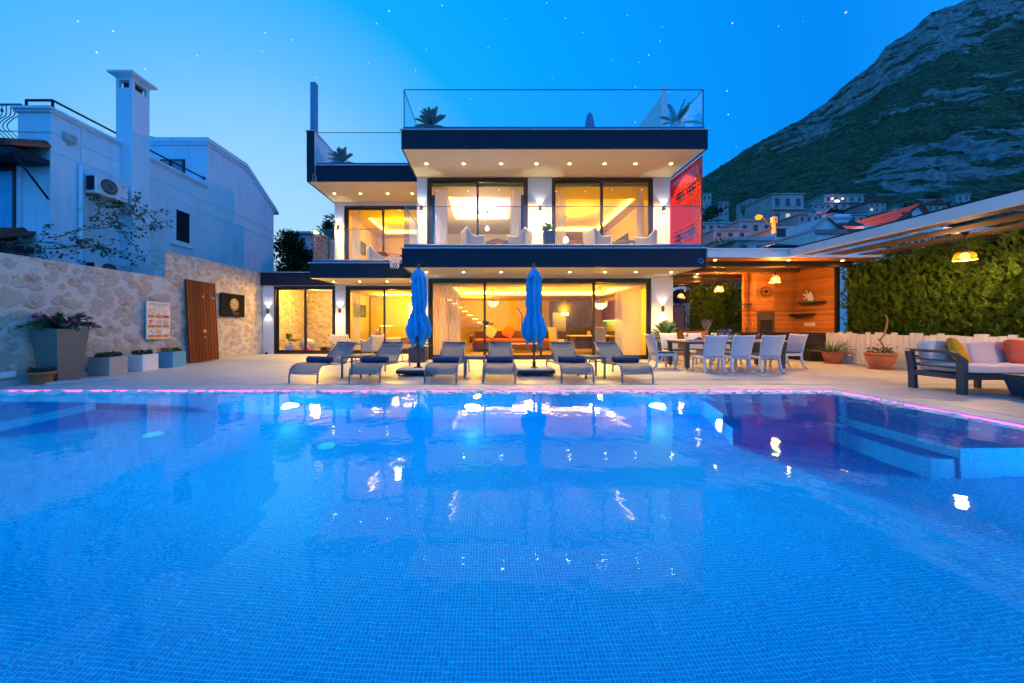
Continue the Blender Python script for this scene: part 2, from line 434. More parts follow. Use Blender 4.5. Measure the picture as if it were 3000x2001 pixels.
pb.prism([(3.82,6.09),(3.42,4.77),(4.76,4.77),(4.76,3.67),(6.19,3.67),(6.19,6.09)],'z',FZ,-.79)
pb.prism([(5.72,-.389),(6.095,-.389),(6.095,-.10)],'x',3.9,6.15)
pb.prism([(5.80,-.388),(6.195,-.388),(6.195,-.09)],'y',3.66,6.05)
pb.box(-8.99,-7.0,4.3,6.09,FZ,-.85)
struct('pool_basin', pb, MT['mosaic'])

def water():
    t = NT('pool_water'); p = t.p
    p.inputs['Base Color'].default_value = (.86,.95,1,1); p.inputs['Roughness'].default_value = 0; p.inputs['IOR'].default_value = 1.27
    p.inputs['Transmission Weight'].default_value = 1; p.inputs['Specular IOR Level'].default_value = .5
    v = t.coord('Object', (1,1,1)); a = t.noise(v, 1.5, 2, .5, .3); b = t.noise(v, 6.5, 3, .5, .4)
    h = t.math('ADD', t.math('MULTIPLY', a.outputs[0], .75), t.math('MULTIPLY', b.outputs[0], .17))
    t.bump(h, .22, .04); return t.m
wm = MB(); wm.quad((-9.03,.25,-.04),(6.228,.25,-.04),(6.228,6.128,-.04),(-9.03,6.128,-.04))
struct('pool_water', wm, water())

# purple light strip and pebbles in the trough
sl = thing('light_strip', 'purple light strip glowing under the coping round the pool', 'light strip', (0,6.36,-.05), world=True)
MB().box(-9.2,6.42,6.350,6.3595,-.040,-.017).box(6.420,6.4295,.3,6.350,-.040,-.017).build('glowing_strip', emit('purple_strip', (.78,.10,1.0), 4.2), sl)
MT['pebble'] = pm('white_pebble', (.72,.70,.70), .55, var=.12, vs=12)
pe = MB()
def pebbles(n, fn, lo=.028, hi=.062):
    for i in range(n):
        x, y = fn(); r = R.uniform(lo,hi); k = R.uniform(.5,.75)
        b = MB().ell((0,0,0),(r*R.uniform(1,1.6),r*R.uniform(.7,1.1),r*k),8,6)
        b.v = [tuple(Vector(q)*(1+.16*noise.noise(Vector(q)*28+Vector((i,0,0))))) for q in b.v]
        pe.merge(b, Matrix.Translation((x,y,-.095+r*k*.8+R.uniform(0,.03))) @ Matrix.Rotation(R.uniform(0,PI),4,'Z') @ Matrix.Rotation(R.uniform(-.4,.4),4,'X'))
pebbles(780, lambda:(R.uniform(-9.1,6.38),R.uniform(6.155,6.375)))
pebbles(330, lambda:(R.uniform(6.25,6.45),R.uniform(.4,6.3)))
tag(pe.build('pebbles', MT['pebble']), 'white pebbles heaped in the glowing trough round the pool', 'pebbles', kind='stuff')

# underwater lamps
pl_em = emit('pool_lamp_lens', (.40,.92,1.0), 30)
PCOL = (.01,1.0,.86)
where = {(6.2,3.15):'pool lamp on the right wall, shining on the end of the steps', (-3.5,6.1):'leftmost of the three glowing lamps under the far pool edge, before the gym doors',
 (-.28,6.1):'middle of the three glowing lamps under the far pool edge',(3.0,6.1):'rightmost of the three glowing lamps under the far pool edge',
 (-9.0,2.6):'pool lamp on the left wall beyond the picture edge'}
def pool_lamp(x, y, z, n, en, gl=.55):
    n = Vector(n); t = thing('pool_lamp', where.get((x,y), 'pool lamp on the near wall'), 'pool lamp', (x,y,z), group='lamps under the pool water')
    MB().cyl(n*.004, n*.03, .17, .16, 24).build('rim', MT['steel'], t)
    MB().cyl(n*.03, n*.038, .14, .12, 24).build('lens', pl_em, t)
    light('pool_light','SPOT', n*.09, en, PCOL, .1, rad(165), .6, n, t); light('pool_glow','POINT', n*.20, en*gl, PCOL, .06, parent=t)
for x in (-3.5,-.28,3.0): pool_lamp(x,6.1,-.80,(0,-1,0),620)
pool_lamp(6.2,3.15,-.42,(-1,0,0),160,.8); pool_lamp(-9.0,2.6,-.62,(1,0,0),1000,.8)
jet = pm('jet_ring', (.25,.6,.75), .3)
jl = ['first','second','third','fourth']
for i, x in enumerate((4.05,4.45,5.1,5.5)):
    one('pool_jet', MB().lathe([(.03,0),(.055,0),(.055,.012),(.03,.012)],seg=20,cap=False), jet, f'{jl[i]} round jet from the left on the bench under the far pool edge','pool jet',(x,5.83,-.30),'jets on the pool bench').rotation_euler = (rad(38),0,0)
for i, y in enumerate((5.2,4.8,4.2,3.9)):
    one('pool_jet', MB().lathe([(.03,0),(.055,0),(.055,.012),(.03,.012)],seg=20,cap=False), jet, f'{jl[i]} round jet from the corner on the right pool bench','pool jet',(5.97,y,-.25),'jets on the pool bench').rotation_euler = (0,rad(-37),0)
one('pool_drain', MB().lathe([(0.001,.01),(.10,.01),(.12,0)],seg=20), jet, 'round drain on the lower step in the pool corner','drain',(4.97,4.88,-.79))
one('pool_drain', MB().lathe([(0.001,.01),(.10,.01),(.12,0)],seg=20), jet, 'round drain on the pool floor near the middle','drain',(-2.3,4.85,FZ))
one('pool_drain', MB().lathe([(0.001,.01),(.10,.01),(.12,0)],seg=20), jet, 'round drain on the pool floor towards the left steps','drain',(-4.9,5.0,FZ))

# ================================================================== stone garden wall on the left
def stone():
    t = NT('rubble_stone'); v = t.coord('Object', (2.9,2.9,3.7))
    n0 = t.noise(v, 1.7, 5, .6); dv = t.N('ShaderNodeVectorMath', operation='MULTIPLY_ADD'); dv.inputs[1].default_value = (.55,.55,.55)
    t.L(n0.outputs['Color'], dv.inputs[0]); t.L(v, dv.inputs[2])
    vo = t.N('ShaderNodeTexVoronoi', feature='F1'); vo.inputs['Scale'].default_value = 1.35; t.L(dv.outputs[0], vo.inputs['Vector'])
    ve = t.N('ShaderNodeTexVoronoi', feature='DISTANCE_TO_EDGE'); ve.inputs['Scale'].default_value = 1.35; t.L(dv.outputs[0], ve.inputs['Vector'])
    sc_ = t.N('ShaderNodeSeparateColor'); t.L(vo.outputs['Color'], sc_.inputs[0])
    fine = t.noise(v, 7, 8, .70, .6); mid = t.noise(v, 2.6, 6, .6, .8); grit = t.noise(v, 26, 5, .7)
    cell = t.ramp(sc_.outputs[0], [(0,(.46,.42,.40)),(.2,(.64,.58,.50)),(.45,(.58,.44,.30)),(.65,(.68,.62,.55)),(.85,(.54,.39,.25)),(1,(.66,.64,.62))])
    cell = t.mix(.60, cell, t.ramp(fine.outputs[0], [(.34,(.22,.16,.115)),(.5,(.56,.48,.39)),(.66,(.72,.67,.60))]))
    rust = t.math('MULTIPLY', t.ramp(mid.outputs[0], [(.50,0),(.57,1)]), t.ramp(sc_.outputs[1], [(.66,0),(.70,1)]))
    cell = t.mix(t.math('MULTIPLY', rust, .9), cell, t.mix(fine.outputs[0], (.34,.07,.015), (.66,.26,.09)))
    edge = t.math('ADD', vo.outputs['Distance'], t.math('MULTIPLY', t.math('SUBTRACT', fine.outputs[0], .5), .9))
    mort = t.ramp(edge, [(.40,0),(.58,1)])
    plaster = t.mix(.5, (.78,.73,.69), t.ramp(grit.outputs[0], [(.3,(.60,.54,.48)),(.7,(.86,.82,.78))]))
    cell = t.mix(.25, cell, plaster)
    t.L(t.mix(mort, cell, plaster), t.p.inputs['Base Color']); t.p.inputs['Roughness'].default_value = .9
    h = t.math('ADD', t.math('MULTIPLY', t.math('SUBTRACT', 1, mort), .5), t.math('MULTIPLY', fine.outputs[0], .8))
    h = t.math('ADD', h, t.math('MULTIPLY', grit.outputs[0], .35)); t.bump(h, 1.0, .07); return t.m
MT['stone'] = stone()
sw = thing('stone_wall', 'rubble stone garden wall, low then stepping up to a higher part', 'wall', (-9.8,6,0), world=True)
def rough_wall(y0,y1,z1):
    m = MB(); ny = int((y1-y0)/.12); nz = int(z1/.12)
    f = lambda y,z: -9.55+.035*noise.noise(Vector((y*2.1,z*2.4,3)))+.018*noise.noise(Vector((y*6,z*6,9)))
    m.grid(ny, nz, lambda u,v: (f(y0+(y1-y0)*u, z1*v), y0+(y1-y0)*u, z1*v))
    top = [f(y0+(y1-y0)*i/ny, z1) for i in range(ny+1)]
    vs = []; 
    for i in range(ny+1): vs += [(top[i], y0+(y1-y0)*i/ny, z1), (-10.03, y0+(y1-y0)*i/ny, z1), (-10.03, y0+(y1-y0)*i/ny, 0)]
    fs = []
    for i in range(ny):
        a = i*3; fs += [(a,a+3,a+4,a+1),(a+1,a+4,a+5,a+2)]
    m.add(vs, fs)
    for yy in (y0,y1): m.quad((-10.03,yy,0),(f(yy,0),yy,0),(f(yy,z1),yy,z1),(-10.03,yy,z1))
    return m
rough_wall(-3,10.1,2.62).build('low_section', MT['stone'], sw)
rough_wall(10.102,14.9,3.42).build('high_section', MT['stone'], sw)
MB().box(-9.56,-9.50,-2,14.3,0,.10).build('skirting', MT['coping'], sw)
# ================================================================== the villa
V = thing('villa', 'white flat-roofed villa with navy slab edges and lit yellow rooms', 'house', (0,12,0), world=True)
W = MB()   # rendered walls
W.box(-2.5,-2.11,12.0,12.25,0,2.918).box(5.74,6.5,12.0,12.25,0,2.918).box(-2.11,5.74,12.02,12.25,2.862,2.918)
W.box(-2.5,-2.15,12.0,12.25,3.45,6.418).box(1.40,2.24,12.0,12.25,3.45,6.418).box(5.81,6.5,12.0,12.25,3.45,6.418)
W.box(-9.52,-9.05,14.4,14.65,0,2.918).box(-6.45,-6.02,14.4,14.65,0,2.918).box(-2.70,-2.51,14.4,14.65,0,2.918)
W.box(-9.05,-6.45,14.42,14.65,2.87,2.918).box(-6.02,-2.70,14.42,14.65,2.87,2.918)
W.box(-6.48,-6.08,14.4,14.65,3.45,6.418).box(-6.08,-2.70,14.41,14.65,6.26,6.418).box(-2.70,-2.51,14.4,14.65,3.45,6.418)
W.box(-2.5,-2.3,12.25,20.2,0,2.918).box(6.3,6.5,12.25,20.2,0,2.918).box(-2.3,6.3,20.0,20.2,0,2.918)
W.box(-2.5,-2.3,12.25,20.2,3.45,6.418).box(6.3,6.5,12.25,20.2,3.45,6.418).box(-2.3,6.3,20.0,20.2,3.45,6.418).box(1.70,1.95,12.26,20.0,3.45,6.418)
W.box(-6.48,-6.28,14.65,19.6,0,2.918).box(-6.28,-2.5,19.4,19.6,0,2.918).box(-6.48,-6.28,14.65,19.6,3.45,6.418).box(-6.28,-2.5,19.4,19.6,3.45,6.418)
W.box(-9.52,-6.48,18.0,18.2,0,2.918).box(-9.52,-9.45,14.65,18,0,2.918)
W.build('wall', MT['white'], V, bevel=.006)
S = MB()
S.box(-2.50,6.36,10.03,20.2,2.92,3.448).box(-2.52,6.44,10.09,20.2,6.42,6.95)
S.box(-6.43,-2.55,12.38,14.4,2.935,3.448).box(-6.43,-2.55,14.4,19.6,2.92,3.446)
S.box(-6.52,-2.545,12.38,19.6,6.42,6.98).box(-9.5,-6.46,14.33,18.1,2.92,3.40)
S.build('slab', MT['soffit'], V)
F = MB()
F.box(-2.53,6.39,10.0,10.03,2.90,3.45).box(6.36,6.39,10.03,12.0,2.90,3.45).box(-2.53,-2.50,10.03,12.0,2.90,3.45)
F.box(-2.56,6.48,10.06,10.09,6.40,6.95).box(6.45,6.48,10.09,20,6.40,6.95).box(-2.56,-2.53,10.09,12.34,6.40,6.95)
F.box(-6.46,-2.56,12.35,12.38,2.915,3.45).box(-6.46,-6.43,12.38,14.3,2.915,3.45)
F.box(-6.56,-2.57,12.34,12.37,6.40,6.98).box(-6.56,-6.53,12.37,19.6,6.40,6.98)
F.box(-9.53,-6.462,14.29,14.32,2.88,3.42)
F.box(-6.562,-6.29,12.335,12.36,6.98,8.22).box(-6.562,-6.54,12.36,19,6.98,8.22)
F.build('fascia', MT['navy'], V, bevel=.004)
T = MB()
T.box(-2.57,6.43,9.965,10.09,3.452,3.472).box(-2.60,6.55,10.02,10.14,6.952,6.972).box(-6.50,-2.58,12.31,12.43,3.452,3.472)
T.box(-6.27,-2.62,12.30,12.42,6.982,7.002).box(-9.56,-6.47,14.25,14.36,3.422,3.44)
T.box(-6.60,-6.25,12.30,18,8.222,8.245)
T.build('trim', MT['trim'], V)
MB().box(-6.535,-6.29,12.365,18,6.981,8.219).build('parapet', MT['white'], V)

def railing(x0,x1,y,z,n,name='glass_railing',left=None,right=None,h=1.10):
    c = MB()
    pr = [(y-.05,z),(y+.07,z),(y+.07,z+.085),(y+.03,z+.125),(y-.02,z+.125),(y-.05,z+.09)]
    c.prism(pr,'x',x0-.02,x1+.02)
    b = c.build(name, MT['channel'], V)
    P = MB(); w_ = (x1-x0)/n
    zt = z+.13+h
    for i in range(n):
        p = MB().box(x0+w_*i+.006,x0+w_*(i+1)-.006,y-.006,y+.006,z+.10,zt); p.build('pane', MT['rail_glass'], b)
    hr = MB().box(x0,x1,y-.011,y+.011,zt,zt+.014)
    for side, yy in ((x0,left),(x1,right)):
        if yy:
            MB().box(side-.006,side+.006,y+.02,yy,z+.10,zt).build('pane', MT['rail_glass'], b)
            hr.box(side-.011,side+.011,y+.02,yy,zt,zt+.014); 
            hr.box(side-.012,side+.012,y-.012,y+.012,z+.1,zt)
            MB().box(side-.05,side+.05,y+.09,yy,z,z+.11).build('side_channel', MT['channel'], b)
    hr.build('handrail', MT['channel'], b); return b
railing(-2.46,6.30,10.10,3.474,3,left=11.98)
railing(-2.50,6.40,10.16,6.974,7,left=13.2,right=13.6)
railing(-6.38,-2.62,12.46,3.474,3,left=14.38)
railing(-6.22,-2.62,12.46,7.004,2)

def glazing(x0,x1,z0,z1,Y,div,par=V,name='sliding_door',fw=.075,sw=.075,d=.16):
    fr = MB(); y0 = Y+.02
    fr.box(x0,x0+fw,y0,y0+d,z0,z1).box(x1-fw,x1,y0,y0+d,z0,z1).box(x0+fw,x1-fw,y0,y0+d,z1-fw,z1).box(x0+fw,x1-fw,y0,y0+d,z0,z0+fw)
    f = fr.build(name, MT['frame'], par, bevel=.005)
    xs = [x0+fw]+div+[x1-fw]
    for i in range(len(xs)-1):
        a = xs[i]-(0.035 if i else 0); b = xs[i+1]+(.035 if i < len(xs)-2 else 0); k = .03 if i%2 else .09
        s = MB(); ya = y0+k; yb = ya+.045; A, B = z0+fw, z1-fw
        s.box(a,a+sw,ya,yb,A,B).box(b-sw,b,ya,yb,A,B).box(a+sw,b-sw,ya,yb,B-sw,B).box(a+sw,b-sw,ya,yb,A,A+sw)
        s.build('sash', MT['frame'], f, bevel=.004)
        MB().box(a+sw,b-sw,ya+.015,ya+.027,A+sw,B-sw).build('pane', MT['glass'], f)
    hx = div[0] if div else x1-.1
    MB().box(hx-.012,hx+.012,y0-.035,y0+.03,z0+.95,z0+1.2).build('handle', MT['black'], f)
    return f
glazing(-2.11,5.74,0.0,2.86,12.0,[-.12,1.87,3.74])
glazing(-2.15,1.40,3.45,6.40,12.0,[-.37])
glazing(2.24,5.81,3.45,6.40,12.0,[4.02])
glazing(-9.05,-6.45,0.0,2.87,14.4,[-7.75])
glazing(-6.02,-2.70,0.0,2.87,14.4,[-4.40])
glazing(-6.08,-2.70,3.45,6.26,14.4,[-4.45])

# recessed downlights: trim ring with painted halo glow + glowing lens + the lamp
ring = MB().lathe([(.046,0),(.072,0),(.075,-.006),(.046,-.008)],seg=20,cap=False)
lens = MB().lathe([(.001,-.018),(.026,-.014),(.042,-.004),(.046,.004)],seg=16,cap=False)
DL = []
def downlight(x,y,z,en):
    r = MB().merge(ring, Matrix.Translation((x,y,z))); o = r.build('downlight', MT['halo_ring'], V)
    MB().merge(lens, Matrix.Translation((x,y,z))).build('lens', MT['lamp_warm'], o)
    light('downlight_light','SPOT',(x,y,z-.04),en,(1,.58,.16),.04,rad(104),.6,(0,0,-1),V)
XM = [-1.99,-.79,.42,1.56,2.63,3.76,4.76,5.9]; XL = [-6.08,-5.05,-3.97,-3.0]
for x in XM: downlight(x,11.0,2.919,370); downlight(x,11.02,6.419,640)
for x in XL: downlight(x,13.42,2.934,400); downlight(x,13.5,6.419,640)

# up-and-down wall sconces, each a thing of its own
def sconce(x,y,z,label,en=15):
    t = thing('wall_sconce', label, 'wall lamp', (x,y,z), group='up-and-down sconces on the villa front')
    b = MB().lathe([(.030,-.09),(.046,-.095),(.046,-.02),(.040,0),(.046,.02),(.046,.095),(.030,.09)],(0,-.065,0),20,cap=False)
    b.box(-.03,.03,-.022,-.001,-.05,.05); b.build('body', MT['graphite'], t)
    for s in (1,-1):
        MB().cyl((0,-.065,s*.080),(0,-.065,s*.086),.030,.030,14).build('lens', MT['lamp_white'], t)
        light('sconce_light','SPOT',(0,-.065,s*.10),en,(1,.93,.72),.02,rad(80),.2,(0,.05,s),t)
sconce(-9.27,14.4,1.81,'black wall sconce on the narrow white pillar beside the stone wall')
sconce(-6.24,14.4,1.83,'black wall sconce on the pillar between gym doors and bedroom doors')
sconce(-2.31,12.0,1.77,'black wall sconce half hidden behind the left blue parasol')
sconce(6.12,12.0,1.79,'black wall sconce above the potted cycad by the dining table')
sconce(-6.30,14.4,5.32,'black wall sconce at the far left end of the upper floor')
sconce(-2.33,12.0,5.30,'black wall sconce on the narrow pillar beside the balcony basketball hoop')
sconce(1.82,12.0,5.29,'black wall sconce above the balcony planter between two upper windows')
sconce(6.15,12.0,5.28,'black wall sconce beside the red perforated screen')

# red perforated privacy screen
def red_mat():
    t = NT('red_perforated_metal'); v = t.coord('Object'); p = t.p
    p.inputs['Base Color'].default_value = (.34,.008,.004,1); p.inputs['Roughness'].default_value = .45; p.inputs['Specular IOR Level'].default_value = .15
    sp = t.N('ShaderNodeSeparateXYZ'); t.L(v, sp.inputs[0])
    # lens-like warped grid: hole radius grows near four centres
    tot = None; pull = None
    cb = t.N('ShaderNodeCombineXYZ'); t.L(sp.outputs[1], cb.inputs[0]); t.L(sp.outputs[2], cb.inputs[1])
    for (cy_, cz_) in ((.45,.62),(1.20,.62),(.45,2.0),(1.20,2.0)):
        dd = t.N('ShaderNodeVectorMath', operation='DISTANCE'); t.L(cb.outputs[0], dd.inputs[0]); dd.inputs[1].default_value = (cy_,cz_,0)
        g_ = t.math('POWER', 2.718, t.math('MULTIPLY', t.math('MULTIPLY', dd.outputs['Value'], dd.outputs['Value']), -5.5))
        tot = g_ if tot is None else t.math('ADD', tot, g_)
    wv = t.N('ShaderNodeVectorMath', operation='SCALE'); t.L(cb.outputs[0], wv.inputs[0]); wv.inputs['Scale'].default_value = 1
    vo_ = t.N('ShaderNodeTexVoronoi', feature='F1', voronoi_dimensions='2D'); vo_.inputs['Scale'].default_value = 7.2; vo_.inputs['Randomness'].default_value = .05
    t.L(cb.outputs[0], vo_.inputs['Vector'])
    vs_ = t.N('ShaderNodeTexVoronoi', feature='F1', voronoi_dimensions='2D'); vs_.inputs['Scale'].default_value = 17; vs_.inputs['Randomness'].default_value = .15
    t.L(cb.outputs[0], vs_.inputs['Vector'])
    big = t.math('LESS_THAN', vo_.outputs['Distance'], t.math('MULTIPLY', t.math('SUBTRACT', tot, .28), .72))
    small = t.math('MULTIPLY', t.math('LESS_THAN', vs_.outputs['Distance'], .31), t.math('LESS_THAN', tot, .46))
    hole = t.math('MAXIMUM', big, small)
    ed = t.math('MULTIPLY', t.math('MULTIPLY', t.math('GREATER_THAN', sp.outputs[1], .09), t.math('LESS_THAN', sp.outputs[1], 1.57)), t.math('MULTIPLY', t.math('GREATER_THAN', sp.outputs[2], .08), t.math('LESS_THAN', sp.outputs[2], 2.62)))
    hole = t.math('MULTIPLY', hole, ed)
    tr_ = t.N('ShaderNodeBsdfTransparent'); m = t.N('ShaderNodeMixShader'); t.L(hole, m.inputs[0]); t.L(p.outputs[0], m.inputs[1]); t.L(tr_.outputs[0], m.inputs[2])
    t.L(m.outputs[0], t.out.inputs[0]); return t.m
rs = thing('perforated_screen', 'tall red metal screen cut with round holes at the balcony end', 'screen', (6.34,10.16,3.475))
MB().box(-.004,.004,0,1.66,.02,2.72).build('panel', red_mat(), rs)
redp = pm('red_paint', (.52,.02,.02), .35)
MB().box(-.025,.025,-.03,0,0,2.75).box(-.025,.025,1.66,1.69,0,2.75).box(-.02,.02,0,1.66,2.72,2.75).box(-.02,.02,0,1.66,0,.02).build('frame', redp, rs)

# post + louvred screen + terrace objects on the roof
one('terrace_post', MB().box(-.10,.10,-.10,.10,0,1.88), MT['post'], 'tall blue post standing on the left roof parapet','post',(-6.42,12.6,8.245),bevel=.01)
ls = thing('louvred_screen', 'upright slatted screen with a tall post on the roof terrace', 'screen', (6.30,12.2,6.96))
MB().box(-.07,.07,-.07,.07,0,2.80).build('post', MT['trim'], ls)
m = MB()
for i in range(26): m.obox((.0,.22+i*.17,1.25),(.02,.13,2.5),rz=.5)
m.box(-.03,.03,.08,4.7,2.5,2.55).build('slat_panel', pm('pale_slat',(.55,.75,.75),.5), ls)

# cables
cb_ = MB(); ptl = [(0,0,.42),(.005,0,.2),(-.06,-.01,.05),(-.09,-.01,-.12),(-.04,-.012,-.2),(.02,-.012,-.08),(.03,-.015,.05),(.0,-.015,.1),(.05,-.012,-.05),(.08,-.012,-.18)]
one('cable', cb_.tube(ptl,.008,6), MT['trim'], 'loose white cable hanging over the upper left slab edge','cable',(-6.24,12.31,6.55))
q = MB(); q.tube([(.07*math.cos(a),0,.07*math.sin(a)) for a in [2*PI*i/20 for i in range(20)]],.010,6,closed=True).tube([(.045*math.cos(a)+.012,-.02,.05*math.sin(a)) for a in [2*PI*i/20 for i in range(20)]],.008,6,closed=True).tube([(.05,-.01,.04),(.07,-.01,-.02),(.055,-.01,-.11)],.008,6)
one('coiled_cable', q, pm('blue_cable',(.04,.22,.55),.5), 'small blue coil of cable on the right end of the balcony edge','cable',(6.22,9.985,3.09))

# basketball hoop on the left balcony
bh = thing('basketball_hoop', 'basketball hoop with white net hanging by the left balcony', 'basketball hoop', (-2.56,11.75,3.60))
orange = pm('orange_rim', (.55,.14,.02), .4)
rc = (-.66,0,.02); rr_ = .21
MB().tube([(rc[0]+rr_*math.cos(a),rr_*math.sin(a),rc[2]) for a in [2*PI*i/28 for i in range(28)]],.011,8,closed=True).build('rim', orange, bh)
MB().box(-.44,.0,-.05,.05,-.02,.02).tube([(-.5,.15,0),(-.1,.1,-.06),(0,.1,-.06)],.012,6).tube([(-.5,-.15,0),(-.1,-.1,-.06),(0,-.1,-.06)],.012,6).build('bracket', MT['graphite'], bh)
n = MB()
for k in range(12):
    for d in (1,-1):
        pts = []
        for j in range(7):
            u = j/6; a = 2*PI*k/12 + d*u*PI*.5; r_ = rr_*(1-.42*u+.06*math.sin(u*9)); pts.append((rc[0]+r_*math.cos(a), r_*math.sin(a), rc[2]-.45*u))
        n.tube(pts,.006,5)
n.build('net', pm('white_net_cord',(.75,.75,.78),.8), bh)
MB().box(-1.15,-.88,-.35,.35,.04,.07).build('backboard', pm('orange_board',(.5,.17,.04),.5), bh)
# ================================================================== rooms behind the glass
fl = MB(); fl.box(-2.3,6.3,12.26,20,.004,.02).box(-2.3,1.70,12.26,20,3.449,3.462).box(1.95,6.3,12.26,20,3.449,3.462).box(-6.28,-2.5,14.66,19.4,.004,.02).box(-6.28,-2.55,14.66,19.4,3.449,3.462).box(-9.45,-6.48,14.66,18,.004,.02)
fl.build('room_floor', MT['floor_in'], V)
LO = (1,.42,.0); LY = (1,.52,.0); LP = (1,.74,1.0)
# dropped ceiling with a lit cove: ring lower than the tray
def cove(x0,x1,y0,y1,zc,tx0,tx1,ty0,ty1,drop,strip,sides='LRB',z_h=.15,mat='wall_in'):
    c = MB(); zt = zc-.004; zb = zc-drop
    c.box(x0,x1,y0,ty0,zb,zt).box(x0,x1,ty1,y1,zb,zt).box(x0,tx0,ty0,ty1,zb,zt).box(tx1,x1,ty0,ty1,zb,zt)
    o = c.build('cove_ceiling', MT[mat], V)
    s = MB(); a, b = zb+.06, zb+.06+z_h
    if 'L' in sides: s.box(tx0+.004,tx0+.02,ty0+.1,ty1-.1,a,b)
    if 'R' in sides: s.box(tx1-.02,tx1-.004,ty0+.1,ty1-.1,a,b)
    if 'B' in sides: s.box(tx0+.1,tx1-.1,ty1-.02,ty1-.004,a,b)
    s.build('light_strip', strip, o)
cove(-2.3,6.3,12.3,20,2.92,-1.4,5.7,13.2,16.9,.24,MT['strip_yellow'],'LRB')
cove(-2.3,1.70,12.3,20,6.42,-1.55,1.0,13.3,16.1,.22,MT['strip_white'],'LB')
cove(1.95,6.3,12.3,20,6.42,2.5,5.85,13.5,18.2,.22,MT['strip_yellow'],'LRB')
cove(-6.28,-2.5,14.7,19.4,2.92,-5.6,-2.8,16.1,17.6,.22,MT['strip_yellow'],'LB')
cove(-6.28,-2.55,14.7,19.4,6.42,-5.62,-2.9,15.9,18.7,.22,MT['strip_yellow'],'LB')
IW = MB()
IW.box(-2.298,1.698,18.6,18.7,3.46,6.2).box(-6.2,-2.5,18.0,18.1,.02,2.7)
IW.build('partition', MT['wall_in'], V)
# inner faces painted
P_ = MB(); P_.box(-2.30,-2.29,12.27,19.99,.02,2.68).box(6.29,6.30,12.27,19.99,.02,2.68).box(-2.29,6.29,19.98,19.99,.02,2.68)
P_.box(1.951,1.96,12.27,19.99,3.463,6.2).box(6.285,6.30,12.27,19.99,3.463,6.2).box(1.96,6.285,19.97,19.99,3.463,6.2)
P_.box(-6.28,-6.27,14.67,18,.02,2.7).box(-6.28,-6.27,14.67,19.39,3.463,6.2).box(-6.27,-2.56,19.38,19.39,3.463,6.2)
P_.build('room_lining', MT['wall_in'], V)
for n_, x, y, z, e_, c_ in (('living',1.8,15,2.3,330,LO),('living',4.6,14.6,2.2,260,LO),('living',-.6,17.6,2.2,220,LO),('bedroom',-4.4,16.2,2.3,260,LY),
    ('gym',-7.8,15.4,2.55,480,(1,.50,.06)),('upper',-4.4,16.6,5.85,200,LY),('upper',-.3,14.9,5.6,250,LP),('upper',4.1,15.6,5.6,200,LY)):
    light(n_+'_room_light','POINT',(x,y,z),e_,c_,.18,parent=V)
# curtains
def curtain(x0,x1,y,z0,z1,label,pl=12,amp=.035,seed=0,mat='curtain'):
    w_ = x1-x0; nu = pl*8
    def f(u,v):
        ph = noise.noise(Vector((u*4+seed,v*.6,seed)))
        return (x0+w_*u+.02*ph, y+amp*math.sin(u*pl*2*PI+ph*1.6)*(1-.25*v), z0+(z1-z0)*v)
    m = MB().grid(nu,10,f); m.v = [(p[0]-x0,p[1]-y,p[2]-z0) for p in m.v]
    one('curtain', m, MT[mat], label, 'curtain', (x0,y,z0), 'sheer curtains behind the glass')
curtain(-2.0,-1.02,12.55,.03,2.70,'sheer curtain at the left end of the ground floor living room glass',11,seed=1)
curtain(4.66,5.63,12.55,.03,2.70,'sheer curtain at the right end of the ground floor living room glass',13,seed=2)
curtain(-1.98,-1.50,12.50,3.47,6.22,'sheer curtain left of the doors in the middle upper bedroom',9,seed=3)
curtain(.82,1.26,12.50,3.47,6.22,'sheer curtain right of the doors in the middle upper bedroom',7,seed=4)
curtain(2.40,2.85,12.50,3.47,6.22,'sheer curtain left of the doors in the right upper bedroom',6,seed=5)
curtain(5.45,5.70,12.50,3.47,6.22,'sheer curtain by the red screen in the right upper bedroom',6,seed=6)
curtain(-5.90,-5.55,14.85,.03,2.70,'sheer curtain left of the ground floor bedroom doors',7,seed=7)
curtain(-5.95,-5.55,14.85,3.47,6.22,'sheer curtain left of the doors in the upper left bedroom',7,seed=8)
curtain(-3.15,-2.75,14.85,3.47,6.22,'sheer curtain right of the doors in the upper left bedroom',5,seed=9)
blue_c = pm('blue_drape',(.03,.13,.38),.8)
MT['drape'] = blue_c
curtain(-2.05,-1.94,12.42,3.47,5.95,'dark blue drape at the left edge of the middle upper bedroom',2,seed=10,mat='drape')
curtain(1.2,1.3,12.42,3.47,5.95,'dark blue drape at the right edge of the middle upper bedroom',2,seed=11,mat='drape')

wood = pm('walnut', (.16,.07,.025), .4, var=.3, vs=8); MT['wood'] = wood
brown = pm('brown_leather', (.10,.045,.022), .5, bump=.1); rusty = pm('rust_velvet', (.50,.12,.02), .8); cream = pm('cream_fabric', (.62,.50,.34), .8, bump=.1)
def pillow(m, c, s, rx=0, rz=0, ry=0):
    b = MB().ell((0,0,0),(s[0]/2,s[1]/2,s[2]/2),28,16,ex=.5,ez=.5)
    b.v = [(p[0]*(1+.10*(abs(p[2])/(s[2]/2))**2), p[1]*(1-.45*max(abs(p[0])/(s[0]/2),abs(p[2])/(s[2]/2))**3), p[2]*(1+.10*(abs(p[0])/(s[0]/2))**2)) for p in b.v]
    return m.merge(b, Matrix.Translation(c)@Matrix.Rotation(rz,4,'Z')@Matrix.Rotation(rx,4,'X')@Matrix.Rotation(ry,4,'Y'))
